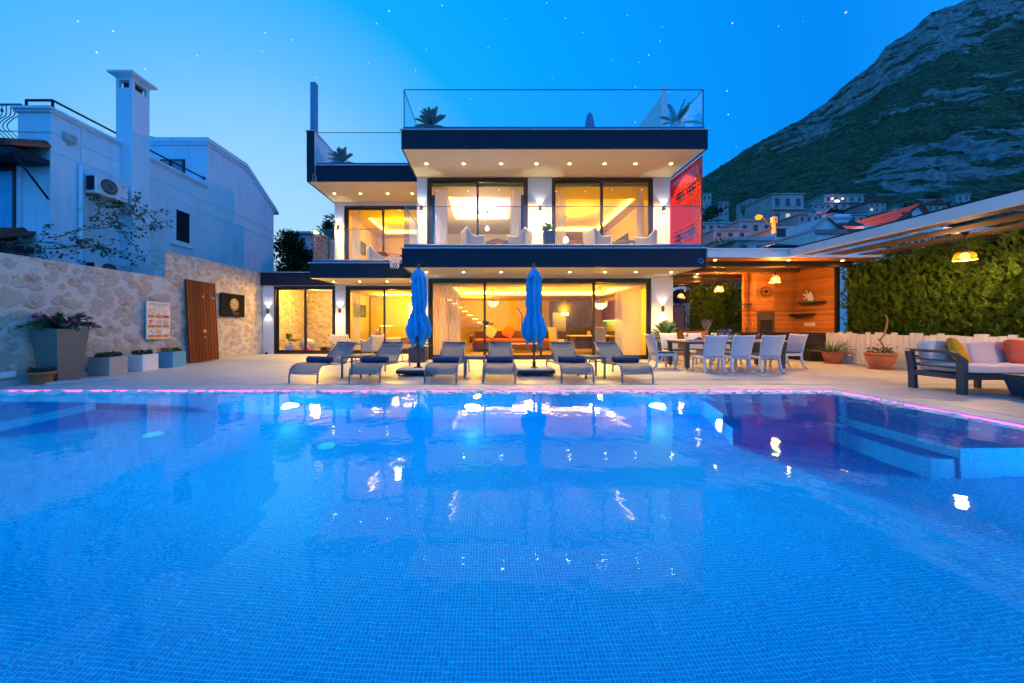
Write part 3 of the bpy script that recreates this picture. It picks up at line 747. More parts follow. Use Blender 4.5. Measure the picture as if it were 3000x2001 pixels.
# living room: sofa
s = thing('corner_sofa', 'brown and rust corner sofa inside the living room', 'sofa', (1.2,16.6,.02))
MB().box(-1.9,1.9,-.45,.5,.08,.40).box(-1.9,-1.0,-1.3,-.455,.08,.40).build('base', brown, s, bevel=.04)
MB().box(-1.85,-1.05,-1.25,.3,.405,.55).box(-1.0,1.85,-.42,.3,.405,.55).build('seat', rusty, s, bevel=.05)
m = MB()
for i in range(4): m.box(-1.85+i*.93,-.96+i*.93,.31,.52,.41,.92)
m.box(-2.05,-1.88,-1.3,.5,.41,.72).build('backrest', brown, s, bevel=.05)
m = MB().tube([(1.87,-.4,.2),(1.87,-.4,.72),(1.87,.4,.72),(1.87,.4,.2)],.08,8); m.build('arm', brown, s)
for i, (x, c_, l_) in enumerate(((-.2,rusty,'orange cushion in the middle of the indoor sofa'),(1.1,rusty,'orange cushion at the right end of the indoor sofa'),(-1.1,cream,'cream cushion at the corner of the indoor sofa'))):
    one('cushion', pillow(MB(),(0,0,0),(.55,.2,.55),-.35,0,.5), c_, l_, 'cushion', (1.2+x,16.72,.87), 'cushions on the indoor sofa')
# coffee table
t = thing('coffee_table', 'low pale coffee table before the indoor sofa', 'coffee table', (1.5,15.3,.02))
MB().box(-.75,.75,-.35,.35,.34,.38).build('tabletop', cream, t, bevel=.01); MB().box(-.6,-.5,-.25,.25,0,.34).box(.5,.6,-.25,.25,0,.34).build('leg_frame', MT['black'], t)
# chandelier
def chandelier(x,y,z,label,r,bz):
    t = thing('chandelier', label, 'chandelier', (x,y,z))
    MB().cyl((0,0,0),(0,0,bz),.006,.006,6).cyl((0,0,bz-.03),(0,0,bz),.07,.07,14).build('rod', MT['black'], t)
    MB().lathe([(r,-.02),(r,.05),(r*.9,.05),(r*.9,-.02)],seg=24,cap=False).build('band', MT['steel'], t)
    m = MB()
    for k in range(3):
        for i in range(16-4*k):
            a = 2*PI*i/(16-4*k); m.cyl((r*(.85-.25*k)*math.cos(a),r*(.85-.25*k)*math.sin(a),-.02),(r*(.85-.25*k)*math.cos(a)*.9,r*(.85-.25*k)*math.sin(a)*.9,-.16-.05*k),.018,.012,6)
    m.build('crystals', emit('crystal_glow',(1,.72,.22),4), t)
    light('chandelier_light','POINT',(0,0,-.32),90,LY,.1,parent=t)
chandelier(.22,15.2,2.28,'crystal chandelier glowing over the indoor sofa',.26,.5)
chandelier(4.6,14.0,2.12,'round crystal chandelier glowing over the indoor dining table',.30,.65)
# stairs floating + railing
st = thing('staircase', 'floating wooden staircase at the back of the living room', 'stairs', (-1.2,18.2,.02))
m = MB()
for i in range(13): m.box(2.4-i*.27-.16,2.4-i*.27+.16,0,1.0,.2*i+.17,.2*i+.225)
m.build('treads', wood, st)
m = MB()
for i in range(13): m.box(2.4-i*.27-.14,2.4-i*.27+.14,-.01,-.002,.2*i+.13,.2*i+.165)
m.build('tread_lights', MT['strip_yellow'], st)
MB().tube([(3.0,-.05,0),(3.0,-.05,1.75),(2.75,-.05,2.15)],.028,6).build('post', MT['black'], st)
# indoor plant behind sofa
def fan_palm(m, c, h, n, ln, seed, droop=.5, wid=.06):
    r = random.Random(seed)
    for i in range(n):
        a = 2*PI*i/n + r.uniform(-.2,.2); e_ = r.uniform(.1,1.2); d = Vector((math.cos(a)*math.cos(e_),math.sin(a)*math.cos(e_),math.sin(e_)))
        p0 = Vector(c)+Vector((0,0,h)); q_ = p0+d*ln*.35
        for k in range(9):
            b_ = (k-4)*.22; side = d.cross(Vector((0,0,1))).normalized(); dd = (d*math.cos(b_)+side*math.sin(b_)); e2 = q_+dd*ln*.6-Vector((0,0,droop*ln*.35))
            mid = q_+dd*ln*.32; n_ = side*wid*.5
            m.add([q_,mid+n_,e2,mid-n_],[(0,1,2,3)])
        m.tube([c if h<.01 else p0, q_],.006,4)
ip = thing('potted_palm', 'dark fan palm standing behind the indoor sofa', 'plant', (-.1,17.6,.02))
MB().lathe([(.16,0),(.2,.35),(.18,.35)],seg=16).build('pot', MT['black'], ip)
m = MB().cyl((0,0,.3),(0,0,1.0),.03,.02,6); fan_palm(m,(0,0,0),1.0,12,.7,3); m.build('leaves', MT['palm'], ip)
# kitchen
k = thing('kitchen_unit', 'dark kitchen wall unit with tall steel fridge in the living room', 'kitchen unit', (4.6,17.6,.02))
dkm = pm('dark_gloss_cabinet',(.035,.032,.03),.2,var=.1)
MB().box(-1.35,.9,0,.6,0,2.45).build('cabinet', dkm, k, bevel=.008)
MB().box(-1.28,-.60,-.05,-.002,.08,1.85).build('fridge', pm('dark_steel',(.22,.20,.17),.35,.8), k, bevel=.01)
MB().box(.0,.5,-.02,-.002,1.25,1.6).build('oven', MT['black'], k)
MB().box(.905,1.66,-1.6,.58,0,.88).build('counter', dkm, k, bevel=.008)
MB().box(.88,1.67,-1.62,.6,.885,.92).build('worktop', wood, k)
MB().box(1.45,1.66,-1.6,.58,1.45,2.4).build('wall_cupboard', wood, k, bevel=.008)
MB().box(1.50,1.64,-1.5,.5,1.42,1.445).build('light_strip', emit('green_strip',(.35,1,.1),5), k)
i_ = thing('kitchen_island', 'low kitchen island with glowing shelf beside the fridge', 'island', (3.2,16.6,.02))
MB().box(-.35,.7,0,.7,.0,.06).box(-.35,.7,0,.7,.55,.9).box(-.35,-.3,0,.7,.06,.55).box(.65,.7,0,.7,.06,.55).box(-.3,.65,.6,.7,.06,.55).build('body', dkm, i_)
MB().box(-.28,.63,.58,.598,.1,.5).build('glowing_back', emit('shelf_glow',(1,.32,.03),1.6), i_)
for i, x in enumerate((3.55,3.75)):
    t = thing('kitchen_pendant', ('left' if not i else 'right')+' globe pendant of the pair over the kitchen island','pendant lamp',(x,16.2,1.75),group='kitchen pendants')
    MB().cyl((0,0,.06),(0,0,.93),.004,.004,5).build('cord', MT['black'], t); MB().ell((0,0,0),.07,14,8).build('globe', emit('globe_glow',(1,.8,.4),12), t)
# indoor dining table + chairs
dt = thing('dining_table', 'pale dining table inside behind the right lounger', 'table', (4.35,14.6,.02))
MB().box(-.9,.9,-.5,.5,.71,.76).build('tabletop', cream, dt, bevel=.01)
for x in (-.75,.75):
    MB().box(x-.04,x+.04,-.35,.35,0,.71).build('leg', wood, dt)
def in_chair(loc,rz,label,src=None):
    if src is not None: return dup(src,loc,rz,label)
    t = thing('dining_chair', label, 'chair', loc, rz, 'indoor dining chairs')
    MB().box(-.22,.22,-.22,.22,.42,.50).build('seat', cream, t, bevel=.02); m = MB().obox((0,.23,.78),(.44,.06,.66),rx=-.12); m.build('backrest', cream, t, bevel=.02)
    for sx in (-1,1):
        for sy in (-1,1): MB().cyl((sx*.19,sy*.19,0),(sx*.18,sy*.18,.42),.016,.022,8).build('leg', cream, t)
    return t
c0 = in_chair((3.0,14.2,.02),rad(100),'cream indoor chair at the near left end of the indoor table')
in_chair((3.0,14.65,.02),rad(100),'cream indoor chair in the middle of the row left of the indoor table',c0)
in_chair((3.0,15.1,.02),rad(100),'cream indoor chair nearest the kitchen island',c0)
in_chair((4.5,13.9,.02),rad(180),'cream indoor chair with its back to the glass',c0)
one('vase', MB().lathe([(.05,0),(.08,.06),(.05,.16),(.06,.18)],seg=14), cream, 'vase of pale flowers on the indoor dining table','vase',(4.3,14.6,.78))
# ground bedroom: bed, headboard, mirror, window, pendant
b = thing('bed', 'double bed with yellow lit headboard in the ground floor bedroom', 'bed', (-4.95,16.7,.02), rad(90))
linen = pm('white_linen',(.75,.68,.55),.85,bump=.15,bs=12)
MB().box(-.9,.9,-2.0,0,.12,.34).build('base', cream, b); MB().box(-.88,.88,-1.97,-.02,.345,.60).build('mattress', linen, b, bevel=.06)
MB().box(-.95,.95,.0,.08,.1,1.15).build('headboard', cream, b, bevel=.01); MB().box(-.9,.9,.0,.05,1.155,1.18).build('light_strip', MT['strip_yellow'], b)
MB().box(-.92,.92,-1.6,-.9,.35,.625).build('throw', pm('tan_throw',(.35,.2,.08),.8), b, bevel=.02)
for i, x in enumerate((16.2,16.75,17.2)):
    one('pillow', pillow(MB(),(0,0,0),(.5,.17,.42),-.3,rad(90)), linen if i!=1 else cream, ['pillow nearest the glass on the ground floor bed','tan middle pillow on the ground floor bed','far pillow on the ground floor bed'][i],'pillow',(-5.2,x,.82),'pillows on the bed')
mi = thing('lit_mirror', 'wall mirror edged with bright light strips in the ground floor bedroom', 'mirror', (-3.85,17.99,.9))
MB().box(-.3,.3,-.02,0,0,1.5).build('mirror_glass', MT['steel'], mi); MB().box(-.34,-.30,-.03,0,0,1.5).box(.3,.34,-.03,0,0,1.5).build('light_strip', MT['strip_yellow'], mi)
for z, l_ in ((1.62,'small high window with dark frame in the ground floor bedroom wall'),(4.75,'small high window with dark frame in the upper left bedroom wall')):
    t = thing('high_window', l_, 'window', (-6.265,16.7,z)); MB().box(0,.03,-.7,.7,0,.06).box(0,.03,-.7,.7,.54,.6).box(0,.03,-.7,-.64,.06,.54).box(0,.03,.64,.7,.06,.54).box(0,.03,-.03,.03,.06,.54).build('frame', MT['frame'], t); MB().box(.002,.008,-.64,.64,.06,.54).build('pane', pm('dusky_pane',(.12,.2,.3),.1), t)
t = thing('high_window', 'small slanting-looking window with dark frame in the right upper bedroom wall', 'window', (6.275,16.0,4.75)); MB().box(-.03,0,-.7,.7,0,.06).box(-.03,0,-.7,.7,.54,.6).box(-.03,0,-.7,-.64,.06,.54).box(-.03,0,.64,.7,.06,.54).build('frame', MT['frame'], t); MB().box(-.008,-.002,-.64,.64,.06,.54).build('pane', pm('dusky_pane2',(.12,.2,.3),.1), t)
def bulb_pendant(x,y,z,zt,label,r=.11):
    t = thing('room_pendant', label, 'pendant lamp', (x,y,z))
    MB().cyl((0,0,r),(0,0,zt-z),.004,.004,5).cyl((0,0,zt-z-.05),(0,0,zt-z),.02,.06,10).build('cord', MT['black'], t)
    MB().lathe([(.01,-r),(r*.75,-r*.7),(r,-.1*r),(r*.7,.7*r),(r*.25,1.3*r)],seg=16).build('globe', emit('drop_glow',(1,.85,.55),10), t)
bulb_pendant(-.04,15.0,5.45,6.2,'white drop pendant in the middle upper bedroom',.09)
bulb_pendant(3.55,15.6,5.10,6.2,'glowing egg pendant in the right upper bedroom',.13)
bulb_pendant(-3.35,16.4,2.05,2.7,'white globe pendant in the ground floor bedroom')
# doors in the middle upper bedroom
t = thing('room_door', 'pale room door in a dark frame, left in the middle upper bedroom', 'door', (-1.55,18.595,3.465)); MB().box(0,.95,-.03,0,0,2.05).build('leaf', MT['wall_in'], t); MB().box(-.06,0,-.04,0,0,2.1).box(0,.95,-.04,0,2.05,2.11).build('frame', MT['frame'], t)
t = thing('bathroom_opening', 'bathroom doorway glowing lavender in the middle upper bedroom', 'doorway', (.50,18.59,3.465)); MB().box(0,.95,-.01,0,0,2.15).build('lit_opening', emit('lavender_room',(.66,.62,1.0),.95), t); MB().box(-.06,0,-.04,0,0,2.2).box(0,.95,-.04,0,2.15,2.21).build('frame', MT['frame'], t)
one('shelf', MB().box(0,2.1,-.25,0,0,.05), MT['frame'], 'thin dark shelf across the right upper bedroom','shelf',(2.3,19.96,4.72))
# gym
gw = MB(); gw.grid(40,30,lambda u,v:(-9.42+.03*noise.noise(Vector((u*7,v*7,1))),14.7+3.2*u,.03+2.85*v)).grid(40,30,lambda u,v:(-9.42+2.92*u,17.9-.03*noise.noise(Vector((u*7,v*7,5))),.03+2.85*v),flip=False)
one('gym_stone_lining', gw, MT['stone'], 'rubble stone wall lit amber inside the gym room','wall')
one('exercise_ball', MB().ell((0,0,.31),.31,28,16), pm('silver_rubber',(.42,.45,.47),.3), 'big silver exercise ball behind the gym glass','ball',(-8.05,15.25,.02))
one('small_ball', MB().ell((0,0,.16),.16,22,12), pm('pink_rubber',(.75,.12,.30),.35), 'small pink ball beside the silver exercise ball','ball',(-7.9,14.85,.02))
t = thing('potted_plant', 'leafy plant in a white pot behind the left gym pane', 'plant', (-8.72,15.0,.02)); MB().lathe([(.15,0),(.19,.36),(.16,.36)],seg=18).build('pot', MT['white'], t)
def big_leaves(m, n, ln, wd, seed, z0):
    r = random.Random(seed)
    for i in range(n):
        a = 2*PI*i/n*1.0+r.uniform(-.3,.3); e_ = r.uniform(.5,1.35); L_ = ln*r.uniform(.7,1.1)
        d = Vector((math.cos(a)*math.cos(e_),math.sin(a)*math.cos(e_),math.sin(e_))); sd = d.cross(Vector((0,0,1))).normalized()
        p0 = Vector((0,0,z0)); s_ = p0+d*L_*.45; up = sd.cross(d)
        m.tube([p0,s_],.007,4)
        def f(u,v):
            w_ = wd*math.sin(PI*min(.999,max(.02,v))**.8)*(u-.5)*2; return s_+d*L_*v*.75+sd*w_-Vector((0,0,.25*L_*v*v))-up*abs(u-.5)*wd*-.5
        m.grid(4,7,f)
m = MB(); big_leaves(m,7,.55,.10,4,.35); m.build('leaves', MT['green'], t)
t = thing('exercise_roller', 'long exercise bench roller lying on the gym floor','exercise machine',(-6.85,15.1,.02)); MB().cyl((-.45,0,.12),(-.45,.35,.12),.12,.12,20).build('wheel', MT['black'], t); MB().tube([(-.4,.15,.14),(1.0,.15,.32)],.05,8).build('beam', wood, t)
MB().tube([(.1,.15,.2),(.0,.15,.6),(.2,.15,.85)],.02,6).build('handle', MT['black'], t)
one('floor_light', MB().box(-1.2,.35,-.02,.02,.0,.05), emit('purple_floor',(.65,.25,1),4), 'purple light strip along the gym floor','light strip',(-6.95,17.7,.03))
# ================================================================== things on and along the stone wall
# shower panel leaning on the wall
sp_ = thing('outdoor_shower', 'tall brown slatted shower panel with chrome head leaning on the stone wall', 'shower', (-9.36,11.3,.03))
m = MB(); m.box(-.025,.025,-.60,.55,0,2.62); m.build('panel', MT['cedar_upright'], sp_, bevel=.004)
MB().tube([(.03,.0,2.12),(.14,.0,2.16),(.30,.0,2.14),(.36,.0,2.06)],.013,8).cyl((.36,0,2.06),(.36,0,2.03),.02,.03,12).cyl((.36,0,2.03),(.36,0,2.015),.15,.15,24).cyl((.026,0,2.12),(.04,0,2.12),.035,.035,16).build('shower_head', MT['steel'], sp_)
MB().cyl((.026,0,.98),(.045,0,.98),.06,.06,18).cyl((.045,0,.98),(.09,0,.98),.02,.02,10).cyl((.026,0,.78),(.06,0,.78),.025,.02,12).build('valve', pm('brass',(.5,.38,.12),.3,1), sp_)
sp_.rotation_euler = (0,rad(-3.0),0)
# dartboard
db = thing('dartboard', 'round dartboard on a black backing board hung on the stone wall', 'dartboard', (-9.49,12.70,1.95))
MB().box(-.02,.02,-.60,.58,-.43,.42).build('backing_board', pm('black_board',(.012,.012,.013),.95,spec=.08), db, bevel=.004)
def seg_ring(m,r0,r1,ks,x):
    for k in ks:
        a0 = 2*PI*(k-.5)/20; n = 4
        o = len(m.v); vs = []
        for j in range(n+1):
            a = a0+2*PI/20*j/n; vs += [(x,r0*math.cos(a),r0*math.sin(a)),(x,r1*math.cos(a),r1*math.sin(a))]
        m.add(vs,[(2*j,2*j+1,2*j+3,2*j+2) for j in range(n)])
MB().cyl((.02,0,.02),(.055,0,.02),.235,.235,40).build('rim', MT['black'], db)
m = MB(); seg_ring(m,.02,.165,range(0,20,2),.0575); m.v=[(p[0],p[1],p[2]+.02) for p in m.v]; m.build('pale_segments', pm('dart_cream',(.62,.5,.32),.8), db)
m = MB(); seg_ring(m,.02,.165,range(1,20,2),.0575); m.v=[(p[0],p[1],p[2]+.02) for p in m.v]; m.build('dark_segments', pm('dart_black',(.02,.02,.02),.8), db)
m = MB(); seg_ring(m,.165,.178,range(0,20,2),.0577); seg_ring(m,.095,.105,range(0,20,2),.0582); m.v=[(p[0],p[1],p[2]+.02) for p in m.v]; m.build('red_segments', pm('dart_red',(.4,.03,.03),.7), db)
m = MB(); seg_ring(m,.165,.178,range(1,20,2),.0577); seg_ring(m,.095,.105,range(1,20,2),.0582); m.v=[(p[0],p[1],p[2]+.02) for p in m.v]; m.build('green_segments', pm('dart_green',(.03,.2,.06),.7), db)
m = MB()
for k in range(20):
    a = 2*PI*k/20; c = Vector((.057,.207*math.cos(a),.02+.207*math.sin(a))); m.obox(c,(.004,.012,.022),rx=0).obox(c+Vector((0,.012*math.sin(a*3),0)),(.004,.006,.012))
m.build('numerals', pm('dart_numerals',(.6,.6,.6),.6), db)
m = MB()
for y in (-.02,.08,.2): m.tube([(.03,y,-.30),(.06,y,-.36)],.008,6).tube([(.03,y,-.30),(.025,y,-.27)],.014,5)
m.cyl((.02,-.02,-.22),(.03,-.02,-.22),.02,.02,10).build('darts', pm('dart_flights',(.45,.2,.2),.5), db)
MB().box(.021,.035,.28,.34,-.41,-.38).build('clip', MT['black'], db)
# rule board with pictograms
sg = thing('rules_sign', 'white board of orange pool rule pictograms on the stone wall', 'sign', (-9.49,9.82,1.34))
MB().box(-.015,.015,-.35,.35,-.53,.53).build('board', pm('sign_white',(.74,.70,.66),.45), sg, bevel=.004)
og = pm('sign_orange',(.72,.17,.02),.5); rd = pm('sign_red',(.55,.02,.02),.5); gy = pm('sign_text',(.40,.25,.20),.6)
m = MB()
X0 = .017
def rect(m,y0,y1,z0,z1,x=X0): m.box(.0151,x,-y1,-y0,z0,z1)   # y grows to the right as seen
def line(m,a,b,w,x=X0): m.tube([(x,-a[0],a[1]),(x,-b[0],b[1])],w,4)
def circ(m,c,r,w): m.tube([(X0,-c[0]+r*math.cos(a),c[1]+r*math.sin(a)) for a in [2*PI*i/24 for i in range(24)]],w,4,closed=True)
cy3 = (-.215,0,.215); cz3 = (.235,-.045,-.325)
for i, y in enumerate(cy3):
    for j, z in enumerate(cz3):
        if (i,j) != (2,0): rect(m,y-.095,y+.095,z-.165,z-.085)
circ(m,(cy3[0],cz3[0]),.075,.007); line(m,(cy3[0]-.05,cz3[0]+.05),(cy3[0]+.05,cz3[0]-.05),.007); line(m,(cy3[0]-.035,cz3[0]-.01),(cy3[0]+.04,cz3[0]-.01),.005)
m.ell((X0,-cy3[1],cz3[0]-.045),(.003,.026,.036),10,6); line(m,(cy3[1]-.02,cz3[0]+.03),(cy3[1]+.03,cz3[0]+.06),.006); line(m,(cy3[1]+.03,cz3[0]+.06),(cy3[1]+.05,cz3[0]+.04),.005)
m.ell((X0,-cy3[0]+.01,cz3[1]+.035),(.003,.05,.03),10,6); m.ell((X0,-cy3[0]+.03,cz3[1]-.03),(.003,.03,.045),10,6); m.tube([(X0,-cy3[0]+.07*math.cos(a),cz3[1]+.07*math.sin(a)) for a in [.2+PI*i/12 for i in range(14)]],.007,4)
for (i,j) in ((1,1),(2,1),(1,2)):
    circ(m,(cy3[i],cz3[j]),.07,.007); line(m,(cy3[i]-.045,cz3[j]+.045),(cy3[i]+.045,cz3[j]-.045),.006); m.ell((X0,-cy3[i],cz3[j]),(.003,.03,.026),10,6); line(m,(cy3[i]-.03,cz3[j]-.03),(cy3[i]+.03,cz3[j]+.01),.006)
c_ = (cy3[0],cz3[2]); m.ell((X0,-c_[0]+.02,c_[1]+.055),(.003,.014,.014),8,6); line(m,(c_[0]-.02,c_[1]+.035),(c_[0]+.02,c_[1]-.01),.013); line(m,(c_[0]+.02,c_[1]-.01),(c_[0]+.08,c_[1]+.0),.007); line(m,(c_[0]+.02,c_[1]-.01),(c_[0]+.07,c_[1]-.045),.007); line(m,(c_[0]-.06,c_[1]+.015),(c_[0],c_[1]+.02),.006)
m.v = [(p[0],-p[1],p[2]) for p in m.v]; m.build('pictograms', og, sg)
m = MB(); rect(m,cy3[2]-.095,cy3[2]+.095,cz3[0]-.165,cz3[0]-.085); z = cz3[0]
line(m,(.15,z-.05),(.29,z-.05),.004); line(m,(.16,z-.03),(.28,z-.03),.004); line(m,(.16,z-.02),(.27,z+.05),.004); line(m,(.17,z+.04),(.26,z+.04),.003)
m.v = [(p[0],-p[1],p[2]) for p in m.v]; m.build('red_pictogram', rd, sg)
m = MB(); r2 = random.Random(5)
for z, a, b in ((.475,-.24,.30),(.445,-.28,.32),(.405,-.14,.20)):
    y = a
    while y < b:
        w_ = r2.uniform(.03,.085); rect(m,y,min(b,y+w_),z-.009,z+.009,.0165); y += w_+.014
for zz in (.34,.055,-.235): rect(m,-.32,.32,zz-.0015,zz+.0015,.016)
for yy in (-.108,.108): rect(m,yy-.0015,yy+.0015,-.40,.34,.0163)
rect(m,.15,.28,-.385,-.382,.0165); rect(m,.15,.28,-.27,-.267,.0165)
m.v = [(p[0],-p[1],p[2]) for p in m.v]; m.build('header_lines', gy, sg)

# planters
def taper(c,b,t_,h,name,label,cat,mat,leaf=None):
    x, y = c; o = thing(name, label, cat, (x,y,0))
    m = MB(); k = .03
    def sq(r,z): return [(-r,-r,z),(r,-r,z),(r,r,z),(-r,r,z)]
    m.add(sq(b,0)+sq(t_,h)+sq(t_-k,h)+sq(t_-k-.02,h-.1),[(3,2,1,0)]+[(i,(i+1)%4,4+(i+1)%4,4+i) for i in range(4)]+[(4+i,4+(i+1)%4,8+(i+1)%4,8+i) for i in range(4)]+[(8+i,8+(i+1)%4,12+(i+1)%4,12+i) for i in range(4)])
    m.build('pot', mat, o, bevel=.006); r = t_-k-.02
    MB().box(-r,r,-r,r,h-.11,h-.09).build('soil', MT['soil'], o); return o
def bush(n,rad_,h,ln,wd,seed,z0=0,drop=.4,rx=None):
    r = random.Random(seed); m = MB()
    for i in range(n):
        a = r.uniform(0,2*PI); rr_ = rad_*math.sqrt(r.random()); p = Vector((rr_*math.cos(a)*(rx or 1),rr_*math.sin(a),z0+h*r.random()**.8))
        d = Vector((math.cos(a)*r.uniform(.2,1),math.sin(a)*r.uniform(.2,1),r.uniform(-drop,1))).normalized(); s_ = d.cross(Vector((r.uniform(-1,1),r.uniform(-1,1),1))).normalized()*wd*r.uniform(.7,1.2)
        L_ = ln*r.uniform(.6,1.25); m.add([p,p+d*L_*.5+s_,p+d*L_-Vector((0,0,.15*L_)),p+d*L_*.5-s_],[(0,1,2,3)])
    return m
grp = pm('warm_grey_planter',(.115,.11,.115),.55,bump=.05)
big = taper((-9.17,7.32),.20,.29,1.12,'planter','tall tapering dark grey planter with trailing oleander by the stone wall','planter',grp)
MG = pm('magenta_flower',(.55,.03,.20),.6)
m = MB(); fl_ = MB(); r = random.Random(3)
for i in range(34):
    a = 2*PI*i/34+r.uniform(-.2,.2); L_ = r.uniform(.28,.62); out = r.uniform(.5,1)
    pts = [Vector((0,0,1.03))+Vector((math.cos(a)*L_*out*u*1.15,math.sin(a)*L_*out*u*1.15,.52*u*(1.35-out*.25)-.50*u*u*out)) for u in (0,.25,.5,.75,1)]
    m.tube(pts,[.007,.006,.005,.004,.003],4)
    for k in range(46):
        u = r.uniform(.15,1); j = min(3,int(u*4)); p = pts[j].lerp(pts[j+1],u*4-j); d = (pts[j+1]-pts[j]).normalized()
        d = (d+Vector((r.uniform(-.8,.8),r.uniform(-.8,.8),r.uniform(-.5,.7)))).normalized(); s_ = d.cross(Vector((0,0,1))).normalized()*.015; l2 = r.uniform(.09,.17)
        m.add([p,p+d*l2*.5+s_,p+d*l2-Vector((0,0,.02)),p+d*l2*.5-s_],[(0,1,2,3)])
    if i%4 == 0:
        fl_ = MB()
        for k in range(5):
            p = pts[-1]+Vector((r.uniform(-.04,.04),r.uniform(-.04,.04),r.uniform(-.02,.04))); fl_.ell(p,(.026,.026,.019),7,5)
        fl_.build('flower_cluster', MG, big)
m.build('foliage', pm('oleander_leaf',(.035,.085,.04),.45,var=.4,vs=9), big)
pt = thing('flower_pot', 'small terracotta pot with drying leaves beside the tall grey planter', 'flower pot', (-9.12,6.98,0))
MB().lathe([(.13,0),(.185,.20),(.20,.20),(.205,.25),(.185,.25),(.18,.20)],seg=24,cap=False).lathe([(.001,.20),(.18,.20)],seg=24,cap=False).lathe([(.001,.002),(.13,0)],seg=24,cap=False).build('pot', MT['terracotta'], pt)
bush(130,.15,.10,.10,.025,8,.2).build('leaves', pm('dry_leaf',(.06,.06,.04),.6,var=.5,vs=20), pt)
def cube_planter(x0,x1,y0,y1,h,label,mat,leafmat,seed):
    x, y = (x0+x1)/2, (y0+y1)/2; a, b = (x1-x0)/2, (y1-y0)/2
    o = thing('planter', label, 'planter', (x,y,0)); m = MB(); k = .02
    q_ = lambda a_,b_,z: [(-a_,-b_,z),(a_,-b_,z),(a_,b_,z),(-a_,b_,z)]
    m.add(q_(a,b,0)+q_(a,b,h)+q_(a-k,b-k,h)+q_(a-k,b-k,h-.07),[(3,2,1,0)]+[(4*j+i,4*j+(i+1)%4,4*j+4+(i+1)%4,4*j+4+i) for j in range(3) for i in range(4)])
    m.build('pot', mat, o, bevel=.006); MB().box(-a+k,a-k,-b+k,b-k,h-.08,h-.06).build('soil', MT['soil'], o)
    bush(520,b*.92,.15,.06,.017,seed,h-.07,.2,rx=a/b*.9).build('plant', leafmat, o); return o
cube_planter(-9.47,-8.97,8.08,8.50,.44,'low warm grey planter box, nearest of three along the wall',pm('greige_planter',(.40,.37,.34),.6,bump=.05),MT['green_dark'],1)
cube_planter(-9.45,-8.98,8.87,9.30,.43,'low white planter box between the grey and blue ones',pm('white_planter',(.75,.74,.73),.5),MT['green_dark'],2)
cube_planter(-9.42,-8.94,9.67,10.10,.45,'low sky blue planter box next to the shower panel',pm('blue_planter',(.08,.32,.48),.55),MT['green'],3)
one('stone_slab', MB().prism([(-.05,-.28),(.75,.35),(.55,.62),(-.40,.05)],'z',0,.03), MT['coping'], 'loose pale stone slab lying on the deck by the grey planters', 'slab', (-8.75,7.05,.002))
one('junction_box', MB().box(-.03,.03,-.1,.1,-.06,.06), MT['white'], 'small white box low on the stone wall behind the flower pot','box',(-9.50,6.75,.22))
one('floor_spotlight', MB().cyl((0,0,0),(0,0,.07),.05,.045,14).cyl((0,0,.07),(.0,.0,.10),.03,.02,10), MT['black'], 'small black floor light at the foot of the narrow white pillar','floor light',(-9.25,14.25,.002))

# ================================================================== the white house next door
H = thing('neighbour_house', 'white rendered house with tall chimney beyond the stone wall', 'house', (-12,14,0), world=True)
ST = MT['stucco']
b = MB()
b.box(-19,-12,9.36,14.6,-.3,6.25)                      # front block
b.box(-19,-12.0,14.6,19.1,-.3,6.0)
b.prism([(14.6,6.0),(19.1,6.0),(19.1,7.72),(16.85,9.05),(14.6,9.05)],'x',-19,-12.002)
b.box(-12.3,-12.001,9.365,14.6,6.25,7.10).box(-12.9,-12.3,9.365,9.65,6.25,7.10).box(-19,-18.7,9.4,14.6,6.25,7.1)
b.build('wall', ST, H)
t = MB()   # cornices and string courses
for z0, z1, d in ((7.04,7.10,.05),(7.10,7.17,.10)):
    t.box(-12.32,-12+d,9.36-d,14.58,z0,z1).box(-12.97,-12.32,9.36-d,9.68,z0,z1)
for z in (5.98,6.50):
    t.box(-12.01,-11.985,9.34,11.12,z,z+.03).box(-12.01,-11.985,11.72,19.11,z,z+.03).box(-13.4,-12.0,9.345,9.36,z,z+.03)
rfp = [(14.5,9.02),(16.9,9.02),(19.2,7.66),(19.42,7.50),(19.45,7.60),(19.2,7.80),(16.9,9.20),(14.5,9.20)]
t.prism(rfp,'x',-19,-11.90); t.prism([(14.55,8.90),(16.88,8.90),(19.16,7.55),(19.2,7.66),(16.9,9.02),(14.52,9.02)],'x',-18.9,-11.95)
t.build('cornice', ST, H)
c = MB(); c.box(-12.13,-11.6,11.12,11.70,-.3,8.95)
for (x0,x1,y0,y1) in ((-12.13,-12.03,11.12,11.22),(-11.70,-11.6,11.12,11.22),(-12.13,-12.03,11.60,11.70),(-11.70,-11.6,11.60,11.70)): c.box(x0,x1,y0,y1,8.95,9.20)
c.box(-12.13,-11.6,11.12,11.70,9.20,9.27); c.add([(-12.27,10.98,9.36),(-11.46,10.98,9.36),(-11.46,11.84,9.36),(-12.27,11.84,9.36),(-12.13,11.12,9.27),(-11.6,11.12,9.27),(-11.6,11.7,9.27),(-12.13,11.7,9.27)],[(0,1,5,4),(1,2,6,5),(2,3,7,6),(3,0,4,7)]); c.box(-12.27,-11.46,10.98,11.84,9.36,9.43)
c.build('chimney', ST, H, bevel=.008); MB().box(-12.02,-11.72,11.25,11.58,8.951,9.19).build('flue', MT['soil'], H)
rl = MB(); rl.tube([(-12.85,9.5,7.15),(-12.85,9.5,7.46),(-12.12,9.5,7.46),(-12.12,9.5,7.15)],.035,6).tube([(-12.12,9.5,7.46),(-12.12,11.1,7.46)],.03,6).tube([(-12.12,11.72,7.48),(-12.12,14.55,7.48)],.03,6).tube([(-12.12,13.0,7.15),(-12.12,13.0,7.48)],.03,6)
